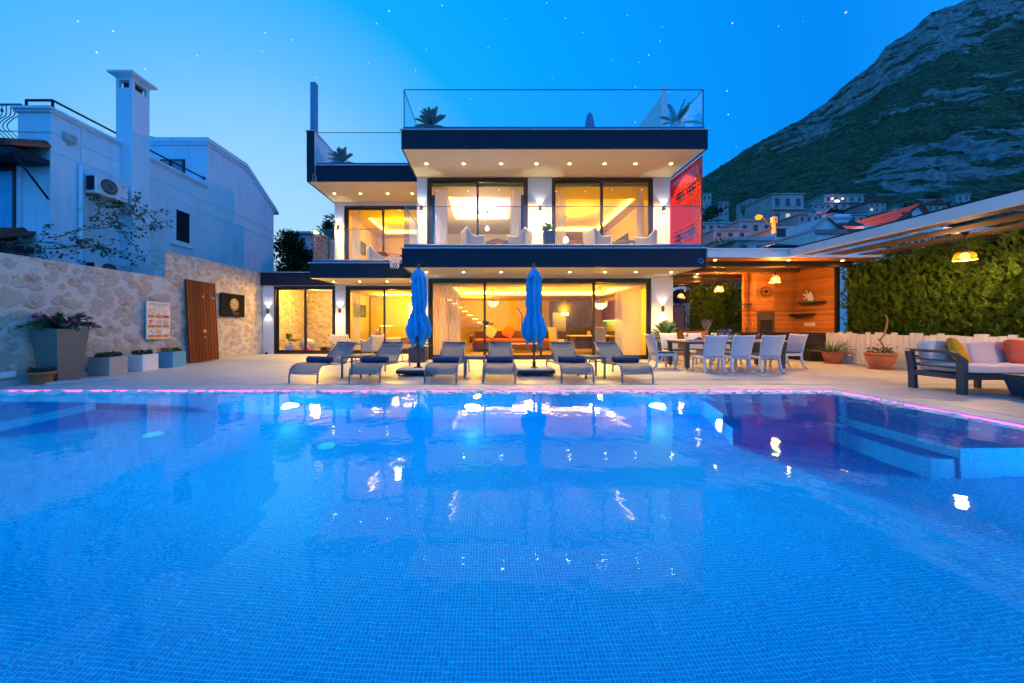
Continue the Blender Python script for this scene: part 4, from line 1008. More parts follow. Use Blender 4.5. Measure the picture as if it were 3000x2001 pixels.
rl.ell((-12.12,14.55,7.48),.06,10,6); rl.build('handrail', MT['navy'], H)
MB().box(-12.7,-12.5,12.0,12.25,7.1,8.0).build('roof_pillar', ST, H)
# baluster railing on the front terrace
br = MB(); x = -12.98
for i in range(12):
    xx = x-.12*i; br.tube(curve([(xx,9.45,6.35),(xx-.07,9.40,6.45),(xx-.13,9.30,6.62),(xx-.06,9.36,6.85),(xx,9.44,7.02),(xx,9.45,7.30)],5),.011,5)
    if i%3 == 1: br.ell((xx,9.45,7.15),(.03,.03,.06),7,5)
br.box(-15.0,-12.92,9.43,9.47,7.29,7.33).box(-15.0,-12.92,9.43,9.47,6.33,6.36); br.build('balcony_railing', MT['channel'], H)
# front door-window, its surround, tiled canopies
MB().box(-14.6,-12.78,9.30,9.36,3.2,5.62).build('window_surround', ST, H, bevel=.01)
wf = MB().box(-14.5,-12.86,9.27,9.299,5.38,5.54).box(-14.5,-14.42,9.27,9.299,3.2,5.38).box(-12.93,-12.86,9.27,9.299,3.2,5.38).build('window', MT['frame'], H)
MB().box(-14.42,-12.93,9.275,9.285,3.2,5.38).build('pane', pm('sky_blue_pane',(.06,.35,.62),.25), wf)
roof_t = boards('brown_roof_tiles',(.20,.07,.05),0,.22,.10,grain=(6,1.5,1.5),rough=.7)
def canopy(x0,x1,zt,name):
    m = MB(); m.prism([(8.55,zt-.42),(8.57,zt-.34),(9.36,zt),(9.36,zt-.10)],'x',x0,x1); n = int((x1-x0)/.2)
    for i in range(n): m.tube([(x0+.1+i*.2,8.53,zt-.36),(x0+.1+i*.2,9.34,zt+.02)],.085,8)
    o = m.build(name, roof_t, H); MB().box(x0+.05,x1-.02,8.6,9.34,zt-.60,zt-.44).build('soffit', MT['navy'], o)
    MB().tube([(x1-.05,8.62,zt-.55),(x1-.05,9.34,zt-1.5)],.025,6).build('strut', MT['navy'], o)
canopy(-15.6,-11.98,6.15,'tiled_canopy'); canopy(-15.6,-12.4,3.78,'tiled_canopy')
# drainpipe, gable face window, side window with grille
MB().tube([(-11.93,10.0,5.9),(-11.93,10.0,3.05),(-11.93,9.9,2.9),(-11.93,9.2,2.85)],.05,8).tube([(-11.99,10.05,7.0),(-11.99,10.05,3.0)],.012,5).box(-12,-11.86,9.93,10.07,4.6,4.63).build('drainpipe', ST, H)
w_ = MB().box(-14.0,-12.95,14.57,14.6,7.15,8.3).build('gable_window', MT['frame'], H); MB().box(-13.9,-13.55,14.55,14.569,7.2,8.22).box(-13.45,-13.05,14.55,14.569,7.2,8.22).build('pane', pm('grey_blue_pane',(.10,.22,.32),.15), w_)
MB().box(-12.0,-11.965,12.9,13.85,4.36,5.78).box(-12.0,-11.93,12.85,13.9,4.28,4.36).build('side_window_surround', ST, H, bevel=.006)
w_ = MB().box(-11.964,-11.955,13.1,13.66,4.48,5.66).build('side_window', pm('dark_pane',(.008,.02,.04),.12), H)
g_ = MB()
for i in range(5): yy = 13.12+i*.13; g_.tube([(-11.94,yy,4.48),(-11.94,yy,5.66)],.008,4)
for i in range(5): zz = 4.5+i*.28; g_.tube([(-11.94,13.1,zz),(-11.94,13.66,zz)],.008,4)
g_.build('grille', MT['black'], w_)
MB().lathe([(.001,.03),(.14,.06),(.22,.14)],(-14.6,14.9,9.22),16,cap=False).build('satellite_dish', ST, H)
o = thing('floodlight', 'grey floodlight fixed high on the neighbouring house wall', 'floodlight', (-11.95,9.75,6.55)); MB().box(-.04,.06,-.14,.14,-.12,.10).tube([(-.05,0,-.1),(-.05,0,-.2),(.02,0,-.22)],.02,6).build('housing', pm('grey_plastic',(.35,.38,.4),.5), o, bevel=.03)
def ac(loc,label):
    o = thing('air_conditioner', label, 'air conditioner', loc); wht = pm('ac_casing',(.68,.68,.70),.45)
    MB().box(-.32,0,-.45,.45,0,.58).build('casing', wht, o, bevel=.02)
    MB().cyl((.001,-.10,.30),(.018,-.10,.30),.23,.23,30).build('fan_grille', MT['navy'], o)
    g = MB()
    for k in range(9): zz = -.2+k*.05; w2 = math.sqrt(.23**2-zz*zz); g.tube([(.022,-.10-w2,.30+zz),(.022,-.10+w2,.30+zz)],.004,4)
    g.tube([(.022,-.10+.12*math.cos(a),.30+.12*math.sin(a)) for a in [2*PI*i/20 for i in range(20)]],.004,4,closed=True); g.build('fan_guard', wht, o)
    MB().box(-.28,-.05,-.46,-.452,.08,.5).build('side_grille', MT['navy'], o); MB().box(.0005,.004,.24,.36,.46,.48).build('badge', MT['navy'], o); MB().box(.0005,.004,.2,.42,.08,.12).build('blue_band', pm('ac_blue',(.05,.3,.7),.4), o)
    MB().box(-.40,-.02,-.38,-.33,-.06,0).box(-.40,-.02,.33,.38,-.06,0).build('bracket', MT['terracotta'], o); return o
ac((-11.6,10.55,5.13),'outdoor air conditioner high on the neighbouring white wall')
ac((-11.6,10.55,2.56),'lower air conditioner peeping over the top of the stone wall')
# climbing branches growing over the wall
vn = thing('climbing_vine', 'straggling leafy vine spread across the neighbouring house front', 'vine', (-11.4,8.9,2.4), world=True)
m = MB(); lf = MB(); r = random.Random(9)
def branch(p,d,n,step,th,up):
    pts = [p]
    for i in range(n):
        d = (d+Vector((r.uniform(-.25,.25),r.uniform(-.18,.18),r.uniform(-.3,.3)+up))).normalized(); p = p+d*step; pts.append(p)
        for k in range(r.choice((2,3,4))):
            q_ = p+Vector((r.uniform(-.07,.07),r.uniform(-.07,.07),r.uniform(-.06,.06))); dd = Vector((r.uniform(-1,1),r.uniform(-1,1),r.uniform(-1,.6))).normalized(); s_ = dd.cross(Vector((.3,.5,1))).normalized()*r.uniform(.025,.042); l_ = r.uniform(.07,.13)
            lf.add([q_,q_+dd*l_*.5+s_,q_+dd*l_,q_+dd*l_*.5-s_],[(0,1,2,3)])
    m.tube(pts,[th*(1-.75*i/len(pts)) for i in range(len(pts))],4); return pts
for (p,d,n) in (((-12.3,8.6,3.3),(.9,.25,.25),17),((-12.3,8.6,3.3),(.8,.3,.0),15),((-11.6,9.0,3.5),(.5,.8,.5),17),((-11.4,9.3,3.6),(.3,.9,.1),16),((-11.45,9.8,4.2),(.1,.8,.9),13),((-11.4,9.6,4.0),(.2,.9,-.15),14),((-11.4,10.4,4.6),(.1,.5,-.9),9),((-11.9,8.8,3.4),(.6,.2,-.7),9),((-11.4,10.2,4.9),(.0,.8,.3),9),((-11.4,10.6,4.95),(.0,.6,-.2),12)):
    pts = branch(Vector(p),Vector(d).normalized(),n,.14,.02,.01)
    for k in range(4):
        i = r.randrange(2,len(pts)); branch(pts[i],Vector((r.uniform(-.4,.5),r.uniform(-.2,.8),r.uniform(-.6,.8))).normalized(),r.randrange(4,9),.09,.008,-.02)
m.build('stem', MT['wood'], vn); lf.build('leaves', pm('vine_leaf',(.05,.11,.04),.5,var=.4,vs=8), vn)
one('shrub', bush(1500,.7,.55,.16,.04,14), MT['green_dark'], 'dark shrub showing over the far left end of the stone wall','shrub',(-11.9,8.0,2.35))
# ================================================================== outdoor kitchen pavilion and pergola on the right
K = thing('kitchen_pavilion', 'cedar-clad outdoor kitchen pavilion with dark beams and lit ceiling', 'pavilion', (9,12.5,0), world=True)
MB().box(6.42,11.6,10.0,10.06,3.20,3.41).box(6.42,11.6,9.94,10.0,3.41,3.45).build('fascia', MT['white'], K, bevel=.004)
MB().box(6.51,11.75,10.062,16.4,3.24,3.40).build('roof', MT['white'], K)
MB().box(6.51,11.75,10.065,16.4,3.20,3.236).build('ceiling', MT['cedar_ceiling'], K)
ends = [(10.78,11.44),(11.85,10.76),(13.35,9.9),(14.6,9.62),(15.5,9.6)]
for y, x1 in ends: MB().box(6.52,x1,y-.08,y+.08,3.045,3.198).build('beam', MT['dark_beam'], K, bevel=.006)
MB().box(11.455,11.545,11.20,11.29,0,3.198).build('post', MT['black'], K)
MB().box(11.45,11.55,11.3,12.86,.95,3.198).build('side_cladding', MT['cedar'], K)
MB().box(9.56,11.45,12.75,12.86,.95,3.198).build('back_cladding', MT['cedar'], K)
MB().box(9.70,10.34,12.33,12.749,.95,3.197).build('chimney_breast', MT['cedar'], K)
c = MB(); c.box(8.93,10.75,12.06,12.749,0,.90).box(10.752,11.45,11.36,12.749,0,.90)
c.build('counter', MT['dark_counter'], K, bevel=.006)
MB().box(8.90,10.73,12.03,12.748,.905,.955).box(10.732,11.449,11.34,12.748,.905,.955).build('worktop', pm('black_worktop',(.02,.02,.022),.25,coat=.3), K, bevel=.004)
MB().box(9.72,9.80,12.29,12.328,.96,1.72).box(10.24,10.32,12.29,12.328,.96,1.72).box(9.80,10.24,12.29,12.328,1.62,1.72).box(9.80,10.24,12.285,12.327,1.40,1.62).build('grill_frame', pm('dark_brown_metal',(.05,.035,.028),.45), K)
MB().box(9.80,10.24,12.315,12.328,.96,1.40).build('grill_opening', pm('soot',(.006,.006,.006),.9), K)
MB().box(9.83,10.2,12.26,12.31,1.0,1.03).box(9.83,10.1,12.24,12.31,1.08,1.10).build('grill_rack', MT['steel'], K)
MB().tube([(9.35,12.35,.955),(9.35,12.35,1.22),(9.37,12.30,1.30),(9.42,12.2,1.30),(9.44,12.16,1.22)],.014,8).build('tap', MT['steel'], K)
MB().box(11.44,11.449,11.95,12.35,1.18,1.30).build('socket', pm('socket_cream',(.7,.62,.45),.5), K)
def shelf(y0,y1,z,label): return one('wall_shelf', MB().box(-.24,0,-(y1-y0)/2,(y1-y0)/2,-.03,.03), pm('dark_shelf',(.035,.025,.018),.5), label, 'shelf', (11.45,(y0+y1)/2,z), bevel=.004)
shelf(11.55,12.35,2.0,'upper dark wall shelf holding a toy windmill'); shelf(11.95,12.70,1.60,'lower empty dark wall shelf on the cedar cladding')
one('wall_shelf', MB().box(-.3,0,-.2,0,-.025,.025), pm('dark_shelf2',(.035,.025,.018),.5), 'short dark shelf left of the grill chimney','shelf',(9.69,12.75,1.98))
wm_ = thing('toy_windmill', 'small white toy windmill on the upper wall shelf', 'ornament', (11.33,12.0,2.03))
MB().lathe([(.10,0),(.075,.22),(.06,.27),(.001,.32)],seg=14).build('tower', pm('toy_white',(.75,.7,.6),.6), wm_); m = MB()
for k in range(6):
    a = PI/3*k+.3; m.obox((-.10,.10*math.cos(a),.22+.10*math.sin(a)),(.008,.045,.16),rx=a-PI/2)
m.build('sails', pm('toy_sail',(.8,.78,.7),.6), wm_); MB().box(-.09,-.07,-.03,.03,.0,.08).build('door', pm('toy_red',(.6,.06,.03),.6), wm_); MB().lathe([(.11,0),(.12,.045),(.10,.05)],seg=14).build('base', pm('toy_green',(.12,.25,.05),.7), wm_)
wc = thing('wall_clock', 'round wrought iron wall clock on the cedar chimney breast', 'clock', (10.02,12.31,2.42))
m = MB()
for rr_ in (.20,.145): m.tube([(rr_*math.cos(a),0,rr_*math.sin(a)) for a in [2*PI*i/28 for i in range(28)]],.007,6,closed=True)
for k in range(12): a = 2*PI*k/12; m.tube([(.148*math.cos(a),0,.148*math.sin(a)),(.198*math.cos(a),0,.198*math.sin(a))],.006,5)
for k in range(4): a = PI/2*k; m.tube([(.05*math.cos(a),0,.05*math.sin(a)),(.148*math.cos(a),0,.148*math.sin(a))],.005,5)
m.build('iron_ring', MT['black'], wc); MB().cyl((0,-.02,0),(0,.01,0),.055,.055,18).tube([(0,-.025,0),(.05,-.025,.07)],.006,4).tube([(0,-.025,0),(-.02,-.025,.11)],.005,4).build('face_and_hands', MT['black'], wc)
# bar block at the back, left of the counter
ib = thing('bar_block', 'low cedar bar block with black top behind the dining table', 'bar', (8.2,13.6,0)); MB().box(-.35,.55,0,.6,0,.98).build('body', MT['cedar'], ib); MB().box(-.6,.6,-.03,.65,.985,1.05).build('worktop', MT['black'], ib)
for i, (x, y) in enumerate(((6.95,10.45),(7.5,11.9),(8.1,13.2),(9.2,10.45),(10.9,10.5),(8.9,14.4))):
    o = MB().merge(ring, Matrix.Translation((x,y,3.199))).build('downlight', MT['trim'], K); MB().merge(lens, Matrix.Translation((x,y,3.199))).build('lens', MT['lamp_warm'], o)
    light('downlight_light','SPOT',(x,y,3.16),60,(1,.5,.12),.04,rad(150),.6,(0,0,-1),K)
# pendants with wicker shades
def wire_pendant(x,y,z,zt,label,en,r=.15,solid=False):
    t = thing('pendant_lamp', label, 'pendant lamp', (x,y,z))
    MB().cyl((0,0,.16),(0,0,zt-z),.006,.006,6).cyl((0,0,zt-z-.10),(0,0,zt-z),.012,.07,14).cyl((0,0,.10),(0,0,.20),.022,.022,10).build('cord', MT['black'], t)
    m = MB(); n = 30
    for k in range(n):
        a = 2*PI*k/n; m.tube([(.06*math.cos(a),.06*math.sin(a),.13),(r*.75*math.cos(a),r*.75*math.sin(a),.05),(r*math.cos(a+.1),r*math.sin(a+.1),-.09)],.0045,4)
    m.tube([(r*math.cos(a),r*math.sin(a),-.09) for a in [2*PI*i/24 for i in range(24)]],.007,6,closed=True); m.build('shade', pm('rattan',(.45,.26,.06),.6), t)
    MB().ell((0,0,.0),(.055,.055,.07),14,9).build('bulb', MT['bulb'], t)
    light('pendant_light','POINT',(0,0,-.02),en,(1,.42,.07),.06,parent=t)
wire_pendant(9.25,11.0,2.68,3.2,'rattan pendant lamp hanging before the cedar chimney',1400)
wire_pendant(9.0,13.3,2.62,3.2,'rattan pendant lamp hanging before the inner hedge',1000)
wire_pendant(9.15,16.2,2.62,3.3,'farthest rattan pendant lamp, by the white arches',550)
# the right pergola: white edge beam, cross beams, brown laths
G = thing('pergola', 'white pergola with brown lath strips running towards the camera on the right', 'pergola', (10,6,0), world=True)
MB().box(8.80,8.90,-1.0,9.935,3.20,3.42).box(12.2,12.3,-1,9.9,3.24,3.42).build('edge_beam', MT['white'], G, bevel=.005)
MB().box(8.86,8.94,-1.0,9.93,3.425,3.47).build('edge_cap', MT['navy'], G)
for y in (1.2,3.4,5.6,7.8): MB().box(8.902,12.198,y-.06,y+.06,3.30,3.42).build('cross_beam', MT['white'], G)
def lath_strip(x0,x1,z):
    m = MB(); n = int((x1-x0)/.06)
    for i in range(n): m.box(x0+i*.06,x0+i*.06+.05,-1,9.9,z,z+.025)
    return m
for x0, x1, z in ((8.91,9.42,3.24),(9.80,10.35,3.24),(10.75,11.30,3.24),(11.62,12.19,3.24)): lath_strip(x0,x1,z).build('lath_strip', MT['lath'], G)
# canvas between strips: sagging cream cloth near each cross beam
cv = pm('cream_canvas',(.62,.52,.46),.85)
def canvas(x0,x1,y0,y1):
    return MB().grid(6,10,lambda u,v:(x0+(x1-x0)*u,y0+(y1-y0)*v,3.45-.10*math.sin(PI*v)))
for (x0,x1) in ((9.3,9.95),(10.25,10.85),(11.2,11.75)):
    for y0 in (3.5,5.7,7.9): canvas(x0,x1,y0,y0+1.0).build('canvas', cv, G, solid=.006)
dp_ = thing('pendant_lamp', 'glowing drum pendant hanging from the pergola before the hedge', 'pendant lamp', (10.42,7.46,2.70))
MB().cyl((0,0,.12),(0,0,.53),.006,.006,6).cyl((0,0,.42),(0,0,.53),.01,.07,14).cyl((0,0,.14),(0,0,.22),.025,.025,10).build('cord', MT['black'], dp_)
MB().lathe([(.115,.085),(.145,.045),(.168,-.075)],seg=28,cap=False).build('shade', sheer('amber_shade',(.05,.024,.002),.6,.6), dp_, solid=.004)
MB().tube([(.168*math.cos(a),.168*math.sin(a),-.075) for a in [2*PI*i/28 for i in range(28)]],.010,6,closed=True).build('rim', pm('amber_rim',(.5,.25,.04),.5), dp_)
MB().ell((0,0,.0),(.07,.07,.085),14,9).build('bulb', MT['bulb'], dp_); light('pendant_light','POINT',(0,0,-.05),620,(1,.56,.20),.08,parent=dp_)

dup(dp_, (10.42,3.3,2.70), None, 'second glowing drum pendant of the pergola, nearer the pool end')
# ------------------------------------------------------------------ hedges
def hedge_mat(name, dark, lightc):
    t = NT(name); g = t.N('ShaderNodeNewGeometry'); v = t.coord(); n = t.noise(v, 1.3, 4); p = t.p
    p.inputs['Specular IOR Level'].default_value = .15
    k = t.math('ADD', t.math('MULTIPLY', g.outputs['Random Per Island'], .6), t.math('MULTIPLY', n.outputs[0], .5))
    t.L(t.ramp(k, [(.2,dark),(.8,lightc)]), p.inputs['Base Color']); p.inputs['Roughness'].default_value = .6
    p.inputs['Subsurface Weight'].default_value = 0; return t.m
MT['hedge'] = hedge_mat('conifer_hedge',(.026,.065,.006),(.13,.21,.016))
def hedge(name,label,x0,x1,y0,y1,z0,z1,n,seed,face='-x',lump=.16,per=24):
    r = random.Random(seed); t = thing(name,label,'hedge',((x0+x1)/2,(y0+y1)/2,0),world=True)
    m = MB(); vs = []; fs = []
    def blade(p,d,L_,w_,s_):
        o = len(vs); q_ = p+d*L_*.5; vs.extend((p,q_+s_*w_,p+d*L_,q_-s_*w_)); fs.append((o,o+1,o+2,o+3))
    for i in range(n):
        y = r.uniform(y0,y1); z = r.uniform(z0,z1); top = z1+.20*noise.noise(Vector((y*1.1,2,seed)))+.12*noise.noise(Vector((y*5,7,seed)))
        if z > top-.05: z = top-.05-r.random()*.15
        b = lump*noise.noise(Vector((y*1.3,z*1.3,seed)))+.6*lump*noise.noise(Vector((y*4,z*4,seed)))
        if face == '-x':
            p = Vector((x0-b+r.random()**2*.22,y,z)); ax = Vector((r.uniform(-.75,-.05),r.uniform(-.9,.35),r.uniform(.25,1.1))).normalized()
            if r.random() < .10: p.x = r.uniform(x0,x1); p.z = top-r.random()*.1; ax.z = 1.2; ax.normalize()
        else:
            p = Vector((r.uniform(x0,x1),y0-b+r.random()**2*.22,z)); ax = Vector((r.uniform(-.6,.6),r.uniform(-.75,-.05),r.uniform(.25,1.1))).normalized()
            if r.random() < .14: p = Vector((x0-b+r.random()*.15,r.uniform(y0,y1),z)); ax.x = -.5
        L_ = r.uniform(.10,.24); side = ax.cross(Vector((r.uniform(-.4,.4),r.uniform(-.4,.4),1))).normalized(); nrm = side.cross(ax)
        for k in range(per):
            u = k/per; q_ = p+ax*L_*u; sg = 1 if k%2 else -1
            d = (ax*(.75+.5*u)+side*sg*(1-u*.7)*r.uniform(.5,1.0)+nrm*r.uniform(-.45,.45)).normalized(); l2 = (.075-.035*u)*r.uniform(.7,1.3)
            blade(q_,d,l2,l2*.13,d.cross(nrm+side*.3).normalized())
    m.add(vs,fs); m.build('foliage', MT['hedge'], t)
    c = MB()
    if face == '-x': c.box(x0+.20,x1,y0+.05,y1-.02,.3,z1-.25)
    else: c.box(x0+.22,x1,y0+.22,y1,.1,z1-.22)
    c.build('inner_branches', pm(name+'_core',(.018,.028,.006),.95,var=.6,vs=14,bump=1,bs=25,spec=.1), t); return t
hedge('conifer_hedge','tall conifer hedge behind the white fence on the right',11.62,12.6,-.5,11.25,.75,3.42,8200,3)
hedge('conifer_hedge','clipped conifer hedge glowing under the pavilion roof',9.35,11.6,15.0,16.2,.2,3.05,2200,4,face='-y')
# white plank fence
fn = thing('plank_fence', 'worn white plank fence with uneven tops under the hedge', 'fence', (11.25,5,0), world=True)
y = 11.32; r = random.Random(12); i = 0; m = MB()
while y > -1.5:
    wd = r.choice((.12,.13,.14)); zt = r.choice((.93,.94,.955,.99,.995)); m.box(11.20+r.uniform(-.004,.004),11.235,y-wd+.006,y,.02,zt); y -= wd
MBm = m; fo = m.build('planks', MT['white_board'], fn, bevel=.003)
MB().box(11.236,11.28,-1.5,11.3,.2,.28).box(11.236,11.28,-1.5,11.3,.7,.78).build('rail', MT['white_board'], fn)
# pots before the fence
def clay_pot(x,y,r_,h,label,saucer=True,name='flower_pot'):
    t = thing(name,label,'flower pot',(x,y,0)); z0 = .03 if saucer else 0; m = MB()
    if saucer: m.lathe([(r_*.72,0),(r_*.86,.045),(r_*.80,.045),(r_*.7,.02)],seg=28,cap=False)
    m.lathe([(r_*.62,z0),(r_*.82,z0+h*.35),(r_*.95,z0+h*.75),(r_*.94,z0+h*.86),(r_*1.02,z0+h*.88),(r_*1.02,z0+h),(r_*.92,z0+h),(r_*.88,z0+h*.88)],seg=32,cap=False); m.lathe([(.001,z0+.001),(r_*.62,z0)],seg=28,cap=False)
    m.build('pot', MT['terracotta'], t); MB().lathe([(.001,z0+h*.88),(r_*.89,z0+h*.87)],seg=24,cap=False).build('soil', MT['soil'], t); return t
al = clay_pot(10.85,10.75,.26,.34,'round terracotta pot of spiky aloe at the counter end')
m = MB(); r = random.Random(21)
for i in range(64):
    a = r.uniform(0,2*PI); e_ = r.uniform(.15,1.35); L_ = r.uniform(.35,.62); d = Vector((math.cos(a)*math.cos(e_),math.sin(a)*math.cos(e_),math.sin(e_))); s_ = d.cross(Vector((0,0,1))).normalized()
    p0 = Vector((.08*math.cos(a),.08*math.sin(a),.32))
    def f(u,v): return p0+d*L_*v-Vector((0,0,.18*L_*v*v))+s_*(u-.5)*.038*(1-v)**.6+Vector((0,0,.012*abs(u-.5)*2))
    m.grid(2,6,f)
m.build('leaves', pm('aloe_leaf',(.10,.16,.07),.45,var=.35,vs=6), al)
pf = clay_pot(10.75,9.35,.31,.42,'wide terracotta pot with one bare crooked stem and red flowers')
MB().tube([(.05,0,.36),(.06,-.02,.62),(-.02,0,.78),(.10,.0,.95),(.19,.02,1.15),(.19,.0,1.35),(.14,.0,1.50)],[.022,.022,.024,.02,.02,.02,.014],8).tube([(-.02,0,.78),(-.08,0,.84)],.014,6).build('stem', pm('bark_stem',(.20,.13,.06),.8,bump=.3), pf)
bush(300,.22,.20,.07,.016,31,.36).build('leaves', MT['green'], pf)
m = MB(); r = random.Random(4)
for i in range(30): m.ell((r.uniform(-.26,.26),r.uniform(-.26,.26),r.uniform(.55,.68)),(.016,.016,.012),6,4)
m.build('flowers', pm('dull_red_flower',(.30,.05,.06),.7), pf)
# ================================================================== loungers
LG = pm('lounger_frame', (.15,.16,.18), .4, .2, bump=.03, bs=200)
towel_m = pm('navy_towel', (.015,.035,.10), .95, var=.2, vs=30, bump=.8, bs=220)
def make_lounger(loc,rz,label):
    t = thing('sun_lounger', label, 'sun lounger', loc, rz, 'grey mesh sun loungers in a row')
    hw = .325
    prof = [(0,0,0),(0,.012,.16),(0,.05,.29),(0,.15,.365),(0,.35,.385),(0,.75,.36),(0,1.10,.345),(0,1.55,.335),(0,1.72,.31),(0,1.80,.22),(0,1.83,0)]
    cv_ = curve(prof,5)
    f = MB()
    for s in (-1,1): f.tube([p+Vector((s*hw,0,0)) for p in cv_],.019,8,flat=.7)
    for (y,z) in ((.02,.20),(1.74,.27)): f.tube([(-hw,y,z),(hw,y,z)],.014,6)
    for y,z in ((.45,.36),(1.02,.325)): f.tube([(-hw,y,z),(0,y,z-.05),(hw,y,z)],.012,6)
    f.build('frame', LG, t)
    seatp = [p for p in cv_ if p.z > .19 and p.y < 1.06]
    w = hw-.012
    m = MB(); m.grid(8,len(seatp)-1,lambda u,v:(-w+2*w*u, seatp[round(v*(len(seatp)-1))].y, seatp[round(v*(len(seatp)-1))].z-.022*math.sin(PI*u)+.006))
    m.build('seat_sling', MT['sling'], t, solid=.003)
    b0 = Vector((0,1.04,.345)); b1 = Vector((0,1.56,.775)); bw = .285; bf = MB()
    for s in (-1,1): bf.tube([b0+Vector((s*bw,0,0)),b1+Vector((s*bw*.96,0,0))],.016,8)
    bf.tube([b1+Vector((-bw*.96,0,0)),b1+Vector((0,0,-.006)),b1+Vector((bw*.96,0,0))],.016,8); bf.tube([b0.lerp(b1,.86)+Vector((-bw,0,0)),b0.lerp(b1,.80)+Vector((0,.02,-.02)),b0.lerp(b1,.86)+Vector((bw,0,0))],.010,6)
    for s in (-1,1): bf.tube([b0.lerp(b1,.62)+Vector((s*bw*.9,0,0)),(s*bw*.9,1.52,.33)],.010,6)
    bf.build('backrest_frame', LG, t)
    m = MB(); m.grid(8,10,lambda u,v: tuple(b0.lerp(b1,v)+Vector((-bw+2*bw*u,.02*math.sin(PI*u),-.02*math.sin(PI*u))))); m.build('backrest_sling', MT['sling'], t, solid=.003)
    ft = MB()
    for s in (-1,1): ft.cyl((s*hw,0,0),(s*hw,.003,.03),.022,.022,8).cyl((s*hw,1.83,0),(s*hw,1.83,.03),.022,.022,8)
    ft.build('foot_cap', MT['steel'], t); return t
def towel(loc,rz,label):
    m = MB(); n = 40; pts = []
    for i in range(n): a = i*.42; r_ = .018+.0036*i*.5; pts.append((r_*math.cos(a),r_*math.sin(a)))
    R0 = .075
    m.grid(12,26,lambda u,v:(-.27+.54*u+.006*math.sin(v*9), (R0+.004*noise.noise(Vector((u*5,v*6,loc[0]))))*1.08*math.cos(2*PI*v), R0*.93+(R0+.004*noise.noise(Vector((u*5,v*6,1))))*.95*math.sin(2*PI*v)))
    for s in (-1,1):
        for rr_ in (.070,.052,.034,.016): m.tube([(s*.27+s*.004*(1-rr_/.07),rr_*1.06*math.cos(a),R0*.93+rr_*.93*math.sin(a)) for a in [2*PI*i/18 for i in range(18)]],.0095,5,closed=True)
    m.box(-.26,.26,.02,.083,R0*1.5,R0*1.66)
    o = one('rolled_towel', m, towel_m, label, 'towel', loc, 'rolled navy towels on the loungers'); o.rotation_euler = (0,0,rz); return o
spots = [(-3.77,10,'leftmost sun lounger, left of the first small table'),(-2.52,6,'second sun lounger from the left, beside the first blue parasol'),
 (-.97,5,'third sun lounger from the left, between first parasol and the middle table'),(.225,3,'fourth sun lounger from the left, just left of the second blue parasol'),
 (1.825,0,'fifth sun lounger from the left, right of the second blue parasol'),(3.05,-5,'rightmost sun lounger, nearest the dining table')]
words = ['leftmost','second','third','fourth','fifth','rightmost']
L0 = None
for i, (x,a,l_) in enumerate(spots):
    rz = -rad(a)
    if L0 is None: L0 = make_lounger((x,6.95,0),rz,'grey mesh '+l_)
    else: dup(L0,(x,6.95,0),rz,'grey mesh '+l_)
    d = Vector((-math.sin(rz),math.cos(rz),0))*.52
    towel((x+d.x,6.95+d.y,.375),rz+R.uniform(-.05,.05),f'rolled navy towel lying on the {words[i]} sun lounger'+(' from the left' if words[i] not in ('leftmost','rightmost') else ''))
# small slatted tables
def make_side(loc,rz,label):
    t = thing('side_table', label, 'side table', loc, rz, 'small tables between the loungers')
    top = boards('teak_slats',(.33,.20,.10),0,.065,.14,grain=(12,1,1)) if 'teak' not in MT else MT['teak']; MT['teak'] = top
    MB().box(-.215,.215,-.215,.215,.468,.492).build('tabletop', top, t, bevel=.003)
    m = MB().box(-.24,.24,-.24,-.216,.455,.495).box(-.24,.24,.216,.24,.455,.495).box(-.24,-.216,-.216,.216,.455,.495).box(.216,.24,-.216,.216,.455,.495); m.build('frame', LG, t)
    for sx in (-1,1):
        for sy in (-1,1): MB().box(sx*.221-.018,sx*.221+.018,sy*.221-.018,sy*.221+.018,0,.4545).build('leg', LG, t)
    return t
s0 = make_side((-3.06,7.92,0),rad(-6),'small slatted side table between the two leftmost loungers')
dup(s0,(-.31,7.92,0),rad(-1),'small slatted side table between third and fourth loungers'); dup(s0,(2.37,7.86,0),rad(8),'small slatted side table between the two rightmost loungers')

